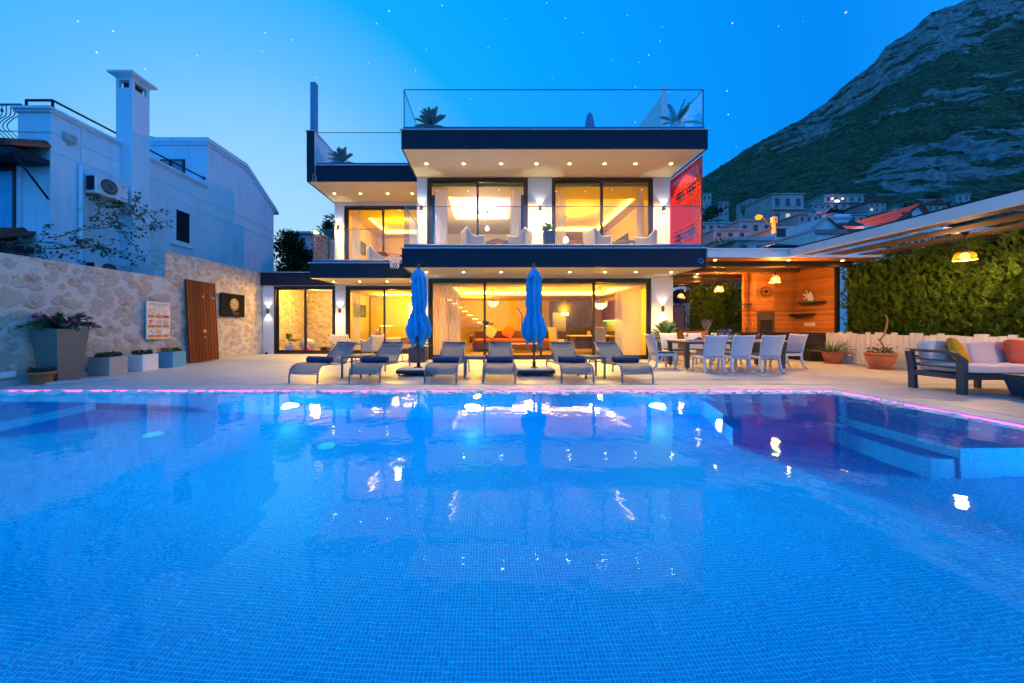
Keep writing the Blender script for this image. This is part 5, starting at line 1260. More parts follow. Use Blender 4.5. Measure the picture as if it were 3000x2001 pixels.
# ------------------------------------------------------------------ closed blue parasols
blue = NT('blue_parasol_fabric'); v_ = blue.coord(); n_ = blue.noise(v_, 9, 5)
blue.L(blue.ramp(n_.outputs[0],[(.3,(.004,.25,.56)),(.7,(.006,.34,.70))]), blue.p.inputs['Base Color']); blue.p.inputs['Roughness'].default_value = .75
n2_ = blue.noise(v_, 240, 3); n4_ = blue.noise(blue.coord('Object',(9,9,2.2)), 2.0, 6, .6, .8); blue.bump(blue.math('ADD', blue.math('MULTIPLY', n2_.outputs[0], .1), n4_.outputs[0]), .6, .03); blue = blue.m
def parasol(loc,label,twist,seed,top=2.60,low=.80):
    t = thing('parasol', label, 'parasol', loc)
    MB().box(-.43,-.004,-.43,-.004,.10,.16).box(.004,.43,-.43,-.004,.10,.16).box(-.43,-.004,.004,.43,.10,.16).box(.004,.43,.004,.43,.10,.16).build('base_slab', pm('pale_concrete',(.42,.42,.43),.7,bump=.2), t, bevel=.008)
    m = MB().box(-.44,.44,-.44,.44,.065,.098).box(-.44,.44,-.444,-.436,.07,.13).cyl((0,0,.16),(0,0,.30),.045,.045,16).box(-.09,.09,-.09,.09,.16,.175); m.build('base_frame', MT['black'], t)
    for sx in (-1,1):
        for sy in (-1,1): MB().cyl((sx*.37-.02,sy*.37,.035),(sx*.37+.02,sy*.37,.035),.035,.035,14).box(sx*.37-.028,sx*.37+.028,sy*.37-.01,sy*.37+.01,.035,.066).build('castor', pm('castor_grey',(.3,.32,.35),.5), t)
    MB().cyl((0,0,.17),(0,0,top),.026,.024,14).build('pole', MT['graphite'], t)
    MB().cyl((0,0,top-.02),(0,0,top+.06),.036,.034,14).ell((0,0,top+.085),(.036,.036,.03),12,7).build('finial', MT['black'], t)
    MB().tube([(.03,0,1.0),(.07,0,1.02),(.07,0,.93)],.012,6).build('crank', MT['black'], t)
    r_ = random.Random(seed); ph = [r_.uniform(-.25,.25) for _ in range(8)]
    def rad_f(z,th):
        u = (z-low)/(top-low)
        # base radius profile: gathered top, full middle, tied waist, flared skirt
        key = [(0,.13),(.06,.20),(.165,.222),(.28,.185),(.40,.125),(.44,.118),(.50,.138),(.70,.145),(.865,.14),(.98,.05),(1,.04)]
        for (a,ra),(b,rb) in zip(key,key[1:]):
            if u <= b: k = (u-a)/(b-a); k = k*k*(3-2*k); base = ra+(rb-ra)*k; break
        else: base = .05
        fold = math.cos(8*th+twist*u*6+ph[int(((th/(2*PI))%1)*8)%8]*1.2)
        f2 = math.cos(3*th-twist*u*4+seed)
        return base*(1+.36*fold*(1-.55*u)+.10*f2)+.012*noise.noise(Vector((math.cos(th)*3,math.sin(th)*3,z*5+seed)))
    m = MB()
    def cf(u,v):
        th = 2*PI*u; hem = .09*math.sin(4*th+seed)+.06*math.sin(3*th)+.04*math.sin(8*th)
        z = low+hem*(1-v)**3+(top-low)*v*.995; rr_ = rad_f(max(low,min(top,z)),th); return (rr_*math.cos(th)*1.08,rr_*math.sin(th),z)
    m.grid(96,60,cf); m.build('canopy', blue, t, solid=.004)
    # top flounce
    m = MB()
    def tf(u,v):
        th = 2*PI*u; z = top-.005-.27*(1-v); rr_ = .036+(.135)*(1-v)**.75*(1+.22*math.cos(8*th+seed)+.08*math.cos(3*th)); return (rr_*math.cos(th)*1.05,rr_*math.sin(th),z+.03*math.sin(5*th+seed)*(1-v))
    m.grid(64,14,tf); m.build('top_flounce', blue, t, solid=.004)
    m = MB(); zz = low+.435*(top-low); m.tube([(.133*math.cos(a)*1.08,.133*math.sin(a),zz+.01*math.sin(2*a)) for a in [2*PI*i/24 for i in range(24)]],.014,6,closed=True,flat=2); m.build('strap', blue, t); return t
parasol((-1.71,8.40,0),'closed blue parasol at left, its skirt twisted, behind the second lounger',1.1,2)
parasol((1.13,8.40,0),'closed blue parasol near the middle, hanging straight, between fourth and fifth loungers',.25,5)

# ------------------------------------------------------------------ wicker dining set
chrome = MT['steel']; dkc = pm('dark_blue_cushion',(.045,.065,.10),.85,bump=.15)
def make_dchair(loc,rz,label):
    t = thing('wicker_chair', label, 'chair', loc, rz, 'white wicker chairs round the outdoor table')
    # faces +Y ; back at -Y, top curling backwards
    def bk(u,v):
        x = (-.27+.54*u)*(1-.10*(1-v)); z = .42+.52*v; y = -.235-.05*v-.08*v*v+.05*(1-(2*u-1)**2)*-1*.7; return (x,y,z+.015*(2*u-1)**2*v)
    MB().grid(10,12,bk).build('backrest', MT['wicker'], t, solid=.035)
    MB().box(-.255,.255,-.24,.25,.36,.43).build('seat', MT['wicker'], t, bevel=.015)
    MB().box(-.235,.235,-.20,.235,.432,.475).build('cushion', dkc, t, bevel=.015)
    for s in (-1,1):
        l_ = MB(); l_.tube(curve([(s*.225,-.22,.42),(s*.232,-.23,.25),(s*.24,-.28,.10),(s*.245,-.345,.03)],4),[.032]*9+[.027]*4,8); o = l_.build('leg', MT['wicker'], t); MB().cyl((s*.2455,-.350,.0),(s*.245,-.345,.032),.024,.027,10).build('foot_cap', chrome, o)
        l_ = MB(); l_.tube(curve([(s*.225,.215,.38),(s*.23,.225,.2),(s*.235,.245,.03)],4),[.03]*5+[.026]*4,8); o = l_.build('leg', MT['wicker'], t); MB().cyl((s*.235,.247,.0),(s*.235,.245,.032),.024,.026,10).build('foot_cap', chrome, o)
    MB().lathe([(.035,0),(.042,.004),(.042,.018),(.035,.02)],(0,-.262,.40),12,cap=False).build('handle_ring', chrome, t)
    return t
ch = [(5.60,8.72,0,'white wicker chair with its back to the pool, leftmost of three'),(6.27,8.72,2,'white wicker chair with its back to the pool, middle of three'),(7.02,8.72,-3,'white wicker chair with its back to the pool, rightmost of three'),
 (4.83,9.50,-90,'white wicker chair at the left head of the outdoor table'),(8.33,9.55,90,'white wicker chair at the right head of the outdoor table, by the counter'),
 (5.75,10.55,180,'white wicker chair on the far side of the table, leftmost'),(6.55,10.58,180,'white wicker chair on the far side of the table, half hidden in the middle'),(7.4,10.55,180,'white wicker chair on the far side of the table, rightmost')]
C0 = None
for x,y,a,l_ in ch:
    if C0 is None: C0 = make_dchair((x,y,0),rad(a),l_)
    else: dup(C0,(x,y,0),rad(a),l_)
tb = thing('outdoor_table', 'long outdoor dining table with pale top and dark square legs', 'table', (6.62,9.6,0))
MB().box(-1.37,1.37,-.52,.52,.755,.79).build('tabletop', pm('pale_stone_top',(.52,.52,.54),.35,var=.15,vs=6), tb, bevel=.005)
MB().box(-1.34,1.34,-.49,-.45,.69,.754).box(-1.34,1.34,.45,.49,.69,.754).box(-1.34,-1.30,-.45,.45,.69,.754).box(1.30,1.34,-.45,.45,.69,.754).build('apron', MT['graphite'], tb)
for sx in (-1,1):
    for sy in (-1,1):
        o = MB().box(sx*1.28-.05,sx*1.28+.05,sy*.43-.05,sy*.43+.05,.055,.689).build('leg', MT['graphite'], tb, bevel=.004); MB().cyl((sx*1.28-.015,sy*.43,.028),(sx*1.28+.015,sy*.43,.028),.028,.028,12).build('castor', chrome, o)
TZ = .79
spirit = pm('orange_drink',(.75,.10,.01),.1); wineg = glassm('drinking_glass',(.97,.98,1),.06,.8)
def goblet(x,y,label):
    t = thing('drink_glass', label, 'glass', (x,y,TZ), group='stem glasses of orange drink')
    MB().lathe([(.032,0),(.030,.004),(.005,.010),(.004,.075),(.022,.09),(.036,.12),(.038,.15),(.033,.185)],seg=18,cap=False).build('bowl', wineg, t)
    MB().lathe([(.001,.088),(.020,.092),(.033,.12),(.035,.145),(.001,.146)],seg=16,cap=False).build('drink', spirit, t)
    MB().cyl((.015,0,.14),(.03,0,.19),.012,.012,8).build('slice', pm('orange_slice',(.8,.3,.02),.5), t)
goblet(5.50,9.45,'stem glass of orange drink at the left end of the outdoor table'); goblet(6.15,9.35,'stem glass of orange drink beside the pampas grass'); goblet(6.73,9.3,'stem glass of orange drink before the right candle'); goblet(7.40,9.35,'stem glass of orange drink at the right part of the outdoor table')
def grapes(x,y,label,s):
    t = thing('grape_plate', label, 'fruit plate', (x,y,TZ)); MB().lathe([(.001,.004),(.09,.006),(.13,.016),(.135,.012),(.09,.0)],seg=24,cap=False).build('plate', pm('dark_plate',(.05,.05,.06),.3), t); r = random.Random(s); m = MB()
    for i in range(60): a = r.uniform(0,2*PI); q_ = .10*math.sqrt(r.random()); m.ell((q_*math.cos(a),q_*math.sin(a)*.7,.025+.06*(1-q_/.1)*r.random()+.01),.015,8,6)
    m.build('grapes', pm('red_grape',(.12,.02,.05),.35,var=.4,vs=20), t)
grapes(5.85,9.45,'plate of red grapes left of the pampas grass',1); grapes(7.15,9.5,'plate of red grapes right of the bottles',2)
for x,y,l_ in ((5.50,9.25,'dark place setting plate at the left end of the table'),(7.35,9.2,'dark place setting plate at the right end of the table')):
    one('plate', MB().lathe([(.001,.006),(.09,.006),(.13,.016),(.135,.012),(.09,.0)],seg=24,cap=False), pm('slate_plate',(.04,.045,.05),.3), l_, 'plate', (x,y,TZ))
pg = thing('pampas_vase', 'vase of dry pampas grass plumes on the outdoor table', 'vase', (6.25,9.75,TZ)); MB().lathe([(.05,0),(.07,.07),(.045,.15),(.05,.17)],seg=16,cap=False).build('vase', pm('grey_vase',(.25,.26,.28),.5), pg); m = MB(); r = random.Random(7)
for i in range(9):
    a = r.uniform(0,2*PI); tl = r.uniform(.1,.42); L_ = r.uniform(.34,.48); d = Vector((math.cos(a)*tl,math.sin(a)*tl,1)).normalized(); pts = [Vector((0,0,.14))+d*L_*u+Vector((0,0,-.06*u*u*tl)) for u in (0,.3,.6,1)]; m.tube(pts,.003,4)
    for k in range(110): u = r.uniform(.5,1); p = Vector((0,0,.14))+d*L_*u; q_ = (d+Vector((r.uniform(-.6,.6),r.uniform(-.6,.6),r.uniform(-.2,.3)))).normalized(); s_ = q_.cross(Vector((.2,.4,1))).normalized()*.003; m.add([p-s_,p+q_*.06*(1.2-abs(u-.7)),p+s_],[(0,1,2)])
m.build('plumes', pm('dry_plume',(.40,.28,.20),.9), pg)
pn = thing('pineapple', 'pineapple standing beside the lavender trough', 'fruit', (6.36,9.45,TZ)); MB().ell((0,0,.085),(.05,.05,.088),14,12).build('fruit', pm('pineapple_skin',(.22,.15,.04),.7,var=.5,vs=40,bump=1,bs=60), pn); m = MB(); r = random.Random(2)
for i in range(26): a = r.uniform(0,2*PI); e_ = r.uniform(.5,1.5); d = Vector((math.cos(a)*math.cos(e_),math.sin(a)*math.cos(e_),math.sin(e_))); s_ = d.cross(Vector((0,0,1))).normalized()*.010; p = Vector((0,0,.165)); m.add([p-s_,p+s_,p+d*.14],[(0,1,2)])
m.build('crown', MT['green'], pn)
lv = thing('lavender_trough', 'small pale blue trough of lavender on the outdoor table', 'planter', (6.62,9.55,TZ)); MB().box(-.14,.14,-.06,.06,0,.10).build('trough', pm('pale_blue_trough',(.25,.34,.48),.5), lv, bevel=.006); bush(160,.05,.12,.07,.008,6,.10,.0,rx=2.4).build('leaves', pm('grey_green_leaf',(.08,.14,.09),.6), lv); m = MB(); r = random.Random(8)
for i in range(40): x,y = r.uniform(-.13,.13),r.uniform(-.05,.05); z = r.uniform(.2,.29); m.ell((x,y,z),(.009,.009,.022),6,5)
m.build('flowers', pm('lavender_flower',(.20,.14,.38),.7), lv)
def candle(x,y,label,r_=.045):
    t = thing('candle_glass', label, 'candle', (x,y,TZ)); MB().lathe([(r_,0),(r_,.19),(r_-.004,.19),(r_-.004,.01)],seg=20,cap=False).build('glass_cylinder', glassm('amber_candle_glass',(1,.72,.35),.06,.6), t); MB().cyl((0,0,.005),(0,0,.08),r_*.7,r_*.7,14).build('candle', pm('candle_wax',(.7,.5,.3),.6), t); MB().ell((0,0,.105),(.010,.010,.022),8,6).build('flame', emit('candle_flame',(1,.55,.1),40), t); light('candle_light','POINT',(0,0,.11),3.0,(1,.5,.12),.015,parent=t)
candle(6.12,9.55,'lit candle in a glass left of the pineapple'); candle(6.98,9.55,'lit candle in a glass right of the bottles')
def bottle(x,y,c,lab,label,h=.29):
    t = thing('bottle', label, 'bottle', (x,y,TZ)); MB().lathe([(.036,0),(.036,h*.6),(.030,h*.68),(.013,h*.78),(.013,h),(.001,h)],seg=18,cap=False).build('glass_body', pm('bottle_glass',c,.12,coat=.5), t); MB().lathe([(.0365,h*.18),(.0365,h*.48)],seg=18,cap=False).build('paper_label', pm('bottle_label',lab,.6), t)
    MB().cyl((0,0,h-.05),(0,0,h+.004),.0145,.0145,12).build('cap', pm('bottle_cap',lab,.4), t)
bottle(6.82,9.6,(.02,.035,.02),(.55,.55,.5),'dark wine bottle with pale label beside the right candle'); bottle(6.74,9.72,(.10,.01,.02),(.05,.05,.05),'dark red bottle behind the wine bottle'); bottle(6.62,9.82,(.05,.02,.015),(.3,.02,.04),'short dark bottle behind the lavender trough',.24)
one('salt_shaker', MB().lathe([(.025,0),(.03,.06),(.015,.08),(.001,.085)],seg=14), MT['white'], 'small white salt shaker before the pampas vase','shaker',(6.05,9.35,TZ))
one('salt_shaker', MB().lathe([(.025,0),(.03,.06),(.015,.08),(.001,.085)],seg=14), MT['white'], 'small white pot right of the right candle','shaker',(7.08,9.4,TZ))

# ------------------------------------------------------------------ garden sofa at the right
sf = thing('garden_sofa', 'dark framed garden sofa with grey cushions on the right of the deck', 'sofa', (9.35,6.2,0))
SFM = pm('blue_grey_metal',(.030,.055,.085),.45,.2,bump=.03)
x0, x1 = -1.22, 1.30
def sarm(x):
    m = MB(); m.box(x-.035,x+.035,-.40,-.29,0,.60); m.prism([(-.40,.60),(-.29,.60),(-.29,.62),(-.20,.68),(.0,.70),(.36,.70),(.36,.735),(-.20,.735),(-.27,.71)],'x',x-.035,x+.035); m.prism([(.28,0),(.38,0),(.39,.35),(.44,.699),(.33,.699),(.29,.35)],'x',x-.035,x+.035)
    m.box(x-.03,x+.03,-.289,.289,.255,.345)
    return m
for x in (x0,x1):
    o = sarm(x).build('arm_frame', SFM, sf, bevel=.004); m = MB()
    for z in (.45,.565): m.box(x-.02,x+.02,-.285,.30,z-.014,z+.014)
    m.build('arm_rail', SFM, o); MB().box(x-.037,x+.037,-.20,.44,.737,.75).build('arm_cap', MT['teak'], o)
m = MB(); m.box(x0+.036,x1-.036,-.36,-.29,.255,.345).box(x0+.036,x1-.036,.29,.35,.255,.345).box(x0+.036,x1-.036,-.285,.285,.29,.34)
for z in (.46,.60,.72): m.box(x0+.036,x1-.036,.36,.39,z-.02,z+.02)
m.build('frame', SFM, sf, bevel=.003); MB().box(-.02,.05,.30,.36,0,.254).build('leg', SFM, sf)
gf = NT('grey_blue_cushion'); v_ = gf.coord(); n_ = gf.noise(v_,3,6); gf.L(gf.ramp(n_.outputs[0],[(.3,(.76,.58,.53)),(.7,(.92,.70,.64))]), gf.p.inputs['Base Color']); gf.p.inputs['Roughness'].default_value = .9
n3_ = gf.noise(v_,300,2); gf.bump(n3_.outputs[0],.3,.003); gf = gf.m
def soft_box(sx,sy,sz,tuft=(),seed=0,ex=.45,ez=.26):
    b = MB().ell((0,0,0),(sx/2,sy/2,sz/2),40,24,ex=ex,ez=ez); out = []
    for p in b.v:
        p = Vector(p); k = noise.noise(p*5+Vector((seed,0,0)))*.012
        for (tx,tz) in tuft:
            d = math.hypot(p.x-tx,p.z-tz); k -= .055*math.exp(-d*d/.006)+.02*math.exp(-(p.z-tz)**2/.002)*math.exp(-(p.x-tx)**2/.05)
        p.y += (-1 if p.y < 0 else 1)*k; p.z += .01*noise.noise(p*4+Vector((seed,3,0))); out.append(tuple(p))
    b.v = out; return b
seatc = MB()
for i in range(1): seatc.merge(soft_box(x1-x0-.08,.66,.16,seed=4,ex=.14,ez=.3),Matrix.Translation(((x0+x1)/2,-.03,.43)))
seatc.build('seat_cushion', gf, sf)
n = 3; wd = (x1-x0-.1)/n
for i in range(n):
    b = MB().merge(soft_box(wd*.985,.20,.42,[(-.12,.06),(.12,.06)] ,seed=i),Matrix.Translation((x0+.05+wd*(i+.5),.235,.675))@Matrix.Rotation(-.22,4,'X')@Matrix.Rotation([.04,-.03,.02][i],4,'Y')); b.build('back_cushion', gf, sf)
ylw = pm('yellow_cushion_fabric',(.90,.34,.002),.85,var=.1,vs=12,bump=.3,bs=30); crl = pm('coral_cushion_fabric',(.75,.12,.05),.85,var=.12,vs=12,bump=.3,bs=30)
o = one('cushion', pillow(MB(),(0,0,0),(.46,.17,.46),0,0,0), ylw, 'mustard yellow cushion leaning in the left corner of the garden sofa','cushion',(8.60,6.24,.70)); o.rotation_euler = (-.35,.45,.35)
o = one('cushion', pillow(MB(),(0,0,0),(.50,.18,.46),0,0,0), crl, 'coral cushion on the garden sofa by the right picture edge','cushion',(9.72,6.20,.70)); o.rotation_euler = (-.3,.10,-.15)
ct = thing('low_table', 'dark tapering low table cut by the right picture edge', 'coffee table', (9.05,5.30,0)); MB().add([(-.50,-.28,.04),(.5,-.28,.04),(.5,.28,.04),(-.5,.28,.04),(-.58,-.33,.36),(.58,-.33,.36),(.58,.33,.36),(-.58,.33,.36)],[(3,2,1,0),(4,5,6,7),(0,1,5,4),(1,2,6,5),(2,3,7,6),(3,0,4,7)]).build('body', SFM, ct, bevel=.006)
MB().box(-.585,.585,-.335,.335,.362,.39).build('tabletop', SFM, ct, bevel=.004); MB().box(-.4,-.34,-.22,-.16,0,.039).box(.34,.4,-.22,-.16,0,.039).box(-.4,-.34,.16,.22,0,.039).box(.34,.4,.16,.22,0,.039).build('foot', MT['black'], ct)

# ------------------------------------------------------------------ cycads and planters
def cycad(m,c,n,ln,seed,emin=.1,emax=1.35,leaf=.13,droop=.55):
    r = random.Random(seed)
    for i in range(n):
        a = 2*PI*i*.381966*2+r.uniform(-.15,.15); e_ = emin+(emax-emin)*(i/n)**.8; L_ = ln*r.uniform(.85,1.1)
        d = Vector((math.cos(a)*math.cos(e_),math.sin(a)*math.cos(e_),math.sin(e_))); side = d.cross(Vector((0,0,1))).normalized()
        P = lambda u: Vector(c)+d*L_*u-Vector((0,0,droop*L_*u*u*.45*math.cos(e_)))
        m.tube([P(u/5) for u in range(6)],[.007,.006,.006,.005,.004,.002],4)
        nl = 22
        for k in range(nl):
            u = .18+.82*k/nl; p = P(u); t_ = (P(min(1,u+.02))-P(u-.02)).normalized(); up = side.cross(t_)
            l_ = leaf*(.35+.65*math.sin(PI*min(1,u*.9+.08))); 
            for s in (-1,1):
                q_ = (side*s*.8+t_*.6+up*.28).normalized(); w_ = t_*.0085
                m.add([p-w_,p+q_*l_*.5-w_*1.2,p+q_*l_,p+q_*l_*.5+w_*1.2,p+w_],[(0,1,2,3,4)])
def potted_cycad(loc,label,n,ln,seed,pot='box',ph=.5,pr=.27,z=.55,mat='palm',**k):
    t = thing('potted_cycad', label, 'plant', loc)
    if pot == 'box': MB().box(-pr,pr,-pr,pr,.03,ph).box(-pr+.04,pr-.04,-pr+.04,pr-.04,0,.03).build('pot', MT['graphite'], t, bevel=.006); MB().box(-pr+.02,pr-.02,-pr+.02,pr-.02,ph-.0,ph+.012).build('soil', MT['soil'], t)
    else: MB().lathe([(pr*.6,0),(pr,ph*.45),(pr*.9,ph*.85),(pr*.7,ph)],seg=24).build('pot', MT['trim'], t)
    MB().cyl((0,0,ph),(0,0,z+.03),.10,.08,12).build('trunk', pm('cycad_trunk',(.07,.045,.025),.9,bump=1,bs=40), t)
    m = MB(); cycad(m,(0,0,z),n,ln,seed,**k); m.build('fronds', MT[mat], t); return t
potted_cycad((-2.30,11.25,0),'cycad in a dark box planter behind the left parasol',18,.42,1,ph=.48,z=.58)
potted_cycad((6.02,11.55,0),'cycad in a tall dark planter under the right ground floor sconce',30,.68,2,ph=.62,pr=.2,z=.72,mat='green',leaf=.16)
potted_cycad((-1.77,10.62,6.96),'cycad spreading behind glass at the left end of the roof terrace',34,.60,3,ph=.34,pr=.2,z=.40,emin=.0)
potted_cycad((-5.55,13.0,6.98),'cycad on the lower left roof terrace beside the parapet',34,.62,4,ph=.34,pr=.2,z=.40,emin=.0)
potted_cycad((5.88,10.62,6.96),'thin cycad in a round pale pot at the right end of the roof terrace',10,.70,8,pot='round',ph=.48,pr=.24,z=.50,emin=.2)
rp_ = thing('closed_parasol', 'grey closed parasol far back on the roof terrace', 'parasol', (4.05,14.0,6.96)); MB().cyl((0,0,0),(0,0,2.9),.025,.025,8).build('pole', MT['black'], rp_); m = MB()
m.grid(40,14,lambda u,v:(((.10+.22*(1-v)**.9 if v>.35 else .28-.20*(.35-v)/.35)*(1+.2*math.cos(16*PI*u))*(1 if v<.97 else .2))*math.cos(2*PI*u),((.10+.22*(1-v)**.9 if v>.35 else .28-.20*(.35-v)/.35)*(1+.2*math.cos(16*PI*u))*(1 if v<.97 else .2))*math.sin(2*PI*u),1.7+1.15*v)); m.build('canopy', pm('faded_blue_cloth',(.10,.18,.34),.8), rp_, solid=.004)
rp_.location = (4.17,14.0,7.06); rp_.scale = (.8,.8,1)
# balcony planter with broad leaves
bp = thing('balcony_planter', 'tall dark tapered planter with broad leaves on the middle balcony', 'planter', (1.98,11.2,3.462)); MB().add([(-.14,-.14,0),(.14,-.14,0),(.14,.14,0),(-.14,.14,0),(-.17,-.17,.80),(.17,-.17,.80),(.17,.17,.80),(-.17,.17,.80)],[(3,2,1,0),(4,5,6,7),(0,1,5,4),(1,2,6,5),(2,3,7,6),(3,0,4,7)]).build('pot', MT['graphite'], bp, bevel=.006)
m = MB(); r = random.Random(17)
for i in range(22):
    a = r.uniform(0,2*PI); e_ = r.uniform(.15,1.4); d = Vector((math.cos(a)*math.cos(e_),math.sin(a)*math.cos(e_),math.sin(e_))); side = d.cross(Vector((0,0,1))).normalized(); p0 = Vector((0,0,.80+r.uniform(0,.12))); L_ = r.uniform(.20,.36)
    m.grid(4,6,lambda u,v: p0+d*(.06+L_*v)+side*(.075*math.sin(PI*min(.995,max(.02,v))**.85)*(u-.5)*2)-Vector((0,0,.10*v*v*L_/.3)))
m.build('leaves', pm('rubber_leaf',(.10,.22,.05),.35,var=.4,vs=5), bp)

# ------------------------------------------------------------------ sculpted white armchairs
AW = pm('pale_grey_weave',(.40,.37,.34),.7,var=.1,vs=60,bump=.3,bs=120)
def make_arm(loc,rz,label):
    t = thing('armchair', label, 'armchair', loc, rz, 'white sculpted armchairs')
    def sh_(u,v):   # u along the U from front-left arm round the back to front-right arm
        a = (u-.5)*2; s = abs(a)
        if s < .42: x = a/.42*.30; y = -.26-.04*(1-(s/.42)**2)
        else: x = math.copysign(.30+.02*(s-.42),a); y = -.26+(s-.42)/.58*.56
        top = .80+.05*(s/.42)**2 if s < .42 else .85-.27*math.sin(min(1,(s-.42)/.28)*PI/2)+.07*max(0,(s-.72)/.28)
        out = 1+.10*v; return (x*out,y*(1+.12*v*(1 if y < 0 else 0)),.16+(top-.16)*v)
    m = MB(); m.grid(44,10,sh_); m.build('shell', AW, t, solid=.03)
    MB().box(-.28,.28,-.25,.28,.30,.40).build('seat', AW, t, bevel=.015)
    MB().box(-.26,.26,-.22,.27,.402,.46).build('cushion', pm('grey_seat_pad',(.30,.30,.32),.9), t, bevel=.02)
    for sx in (-1,1):
        for sy in (-1,1): MB().cyl((sx*.25,sy*.23,0),(sx*.25,sy*.23,.30),.014,.018,8).build('leg', chrome, t)
    return t
a0 = make_arm((-.50,11.15,3.462),rad(-70),'white armchair left of the orange-topped table on the middle balcony')
for x,y,z,a,l_ in ((1.05,11.2,3.462,62,'white armchair right of the orange-topped table on the middle balcony'),(3.55,11.2,3.462,-70,'white armchair left of the dark table near the red screen'),(5.25,11.35,3.462,60,'white armchair right of the dark table near the red screen'),
 (-4.45,13.6,3.462,-62,'white armchair alone on the upper left balcony'),(-5.95,13.75,0,-150,'white armchair behind the leftmost lounger, turned to the bedroom glass'),(-4.65,13.75,0,62,'white armchair behind the second lounger, before the bedroom glass')): dup(a0,(x,y,z),rad(a),l_)
def make_bt(loc,rz,label,topm):
    t = thing('balcony_table', label, 'side table', loc, rz); MB().box(-.23,.23,-.23,.23,.45,.475).build('tabletop', topm, t, bevel=.003); m = MB()
    m.box(-.25,.25,-.25,-.232,.43,.48).box(-.25,.25,.232,.25,.43,.48).box(-.25,-.232,-.232,.232,.43,.48).box(.232,.25,-.232,.232,.43,.48); m.build('frame', LG, t)
    for sx in (-1,1):
        for sy in (-1,1): MB().box(sx*.23-.016,sx*.23+.016,sy*.23-.016,sy*.23+.016,0,.4295).build('leg', LG, t)
make_bt((.28,11.1,3.462),rad(35),'small table with orange wooden top on the middle balcony',pm('orange_wood',(.40,.12,.02),.45,var=.3,vs=12)); make_bt((4.42,11.15,3.462),rad(30),'small dark table between armchairs near the red screen',MT['wood']); make_bt((-5.30,13.75,0),rad(10),'small dark table between the two armchairs at the bedroom glass',MT['wood'])
# ================================================================== mountain and town behind
def ridge_px(px):
    pts = [(1300,640),(1700,600),(1900,566),(2058,522),(2178,442),(2250,402),(2335,357),(2415,304),(2482,243),(2558,187),(2603,129),(2656,100),(2714,49),(2830,0),(3000,-75),(3400,-260),(4200,-480),(5200,-560)]
    for (a,ya),(b,yb) in zip(pts,pts[1:]):
        if px <= b: return ya+(yb-ya)*(px-a)/(b-a)
    return -560
NU, NV = 430, 260
D0, D1 = 112, 600
def sstep(a,b,x): t = max(0,min(1,(x-a)/(b-a))); return t*t*(3-2*t)
ROCK = []
def mt(u,v,store=True):
    px = 1300+3900*u**1.15
    k = (px-1430)/1000
    d = D0+(D1-D0)*v**1.15
    zr = 1.18+(955-ridge_px(px)+5*noise.noise(Vector((px*.03,0,1)))+4*noise.noise(Vector((px*.11,3,1))))/1000*D1
    er = zr/D1; e0 = min(.29,er*.8); z = (e0*v*.0+e0+(er-e0)*v**.92)*d-20*(1-v)**8
    x, y = k*d, d
    env = min(1,v*4)
    big = noise.fractal(Vector((x*.010,y*.010,z*.010)),1.0,2.1,5)
    mid = noise.fractal(Vector((x*.04+9,y*.04,z*.07)),1.0,2.0,5)
    crest = sstep(.66,.84,v+.10*big+.05*mid)*(.45+.55*sstep(2150,2500,px))
    cliff = sstep(2480,2640,px+120*mid)*sstep(.16,.24,v+.05*mid)*(1-sstep(.34,.46,v+.06*mid-.00005*(px-2600)))
    band = sstep(.05,.30,big)*sstep(.42,.50,v)*(1-sstep(.60,.70,v))*sstep(2350,2700,px)*.8
    rk = max(crest*.9*sstep(-.35,.25,mid+.2), cliff*sstep(-.4,.1,mid+.15), band*sstep(-.1,.3,mid))
    if store: ROCK.append(rk)
    rg = noise.ridged_multi_fractal(Vector((x*.03+5,y*.03,z*.02)),1.0,2.2,6,1.0,2.0)-1.1
    n1 = big*9*env; n2 = rg*(1.8+6.5*rk)*env; n3 = noise.noise(Vector((x*.22,y*.22,z*.22)))*1.1*env
    m_ = 1 if v < .94 else max(.2,(1-v)/.06)
    return (x-n1*.5*m_, y-(n1+n2)*.9, z+(n1+n2)*.45*m_*.6+n3*(.5+.5*m_))
m = MB(); m.grid(NU,NV,mt)
back = m.v[-(NU+1):]; ROCK += [.3]*(2*(NU+1))
m.add([tuple(p) for p in back]+[(p[0]*1.5,p[1]+400,-5) for p in back],[(i,i+1,NU+2+i,NU+1+i) for i in range(NU)],True)
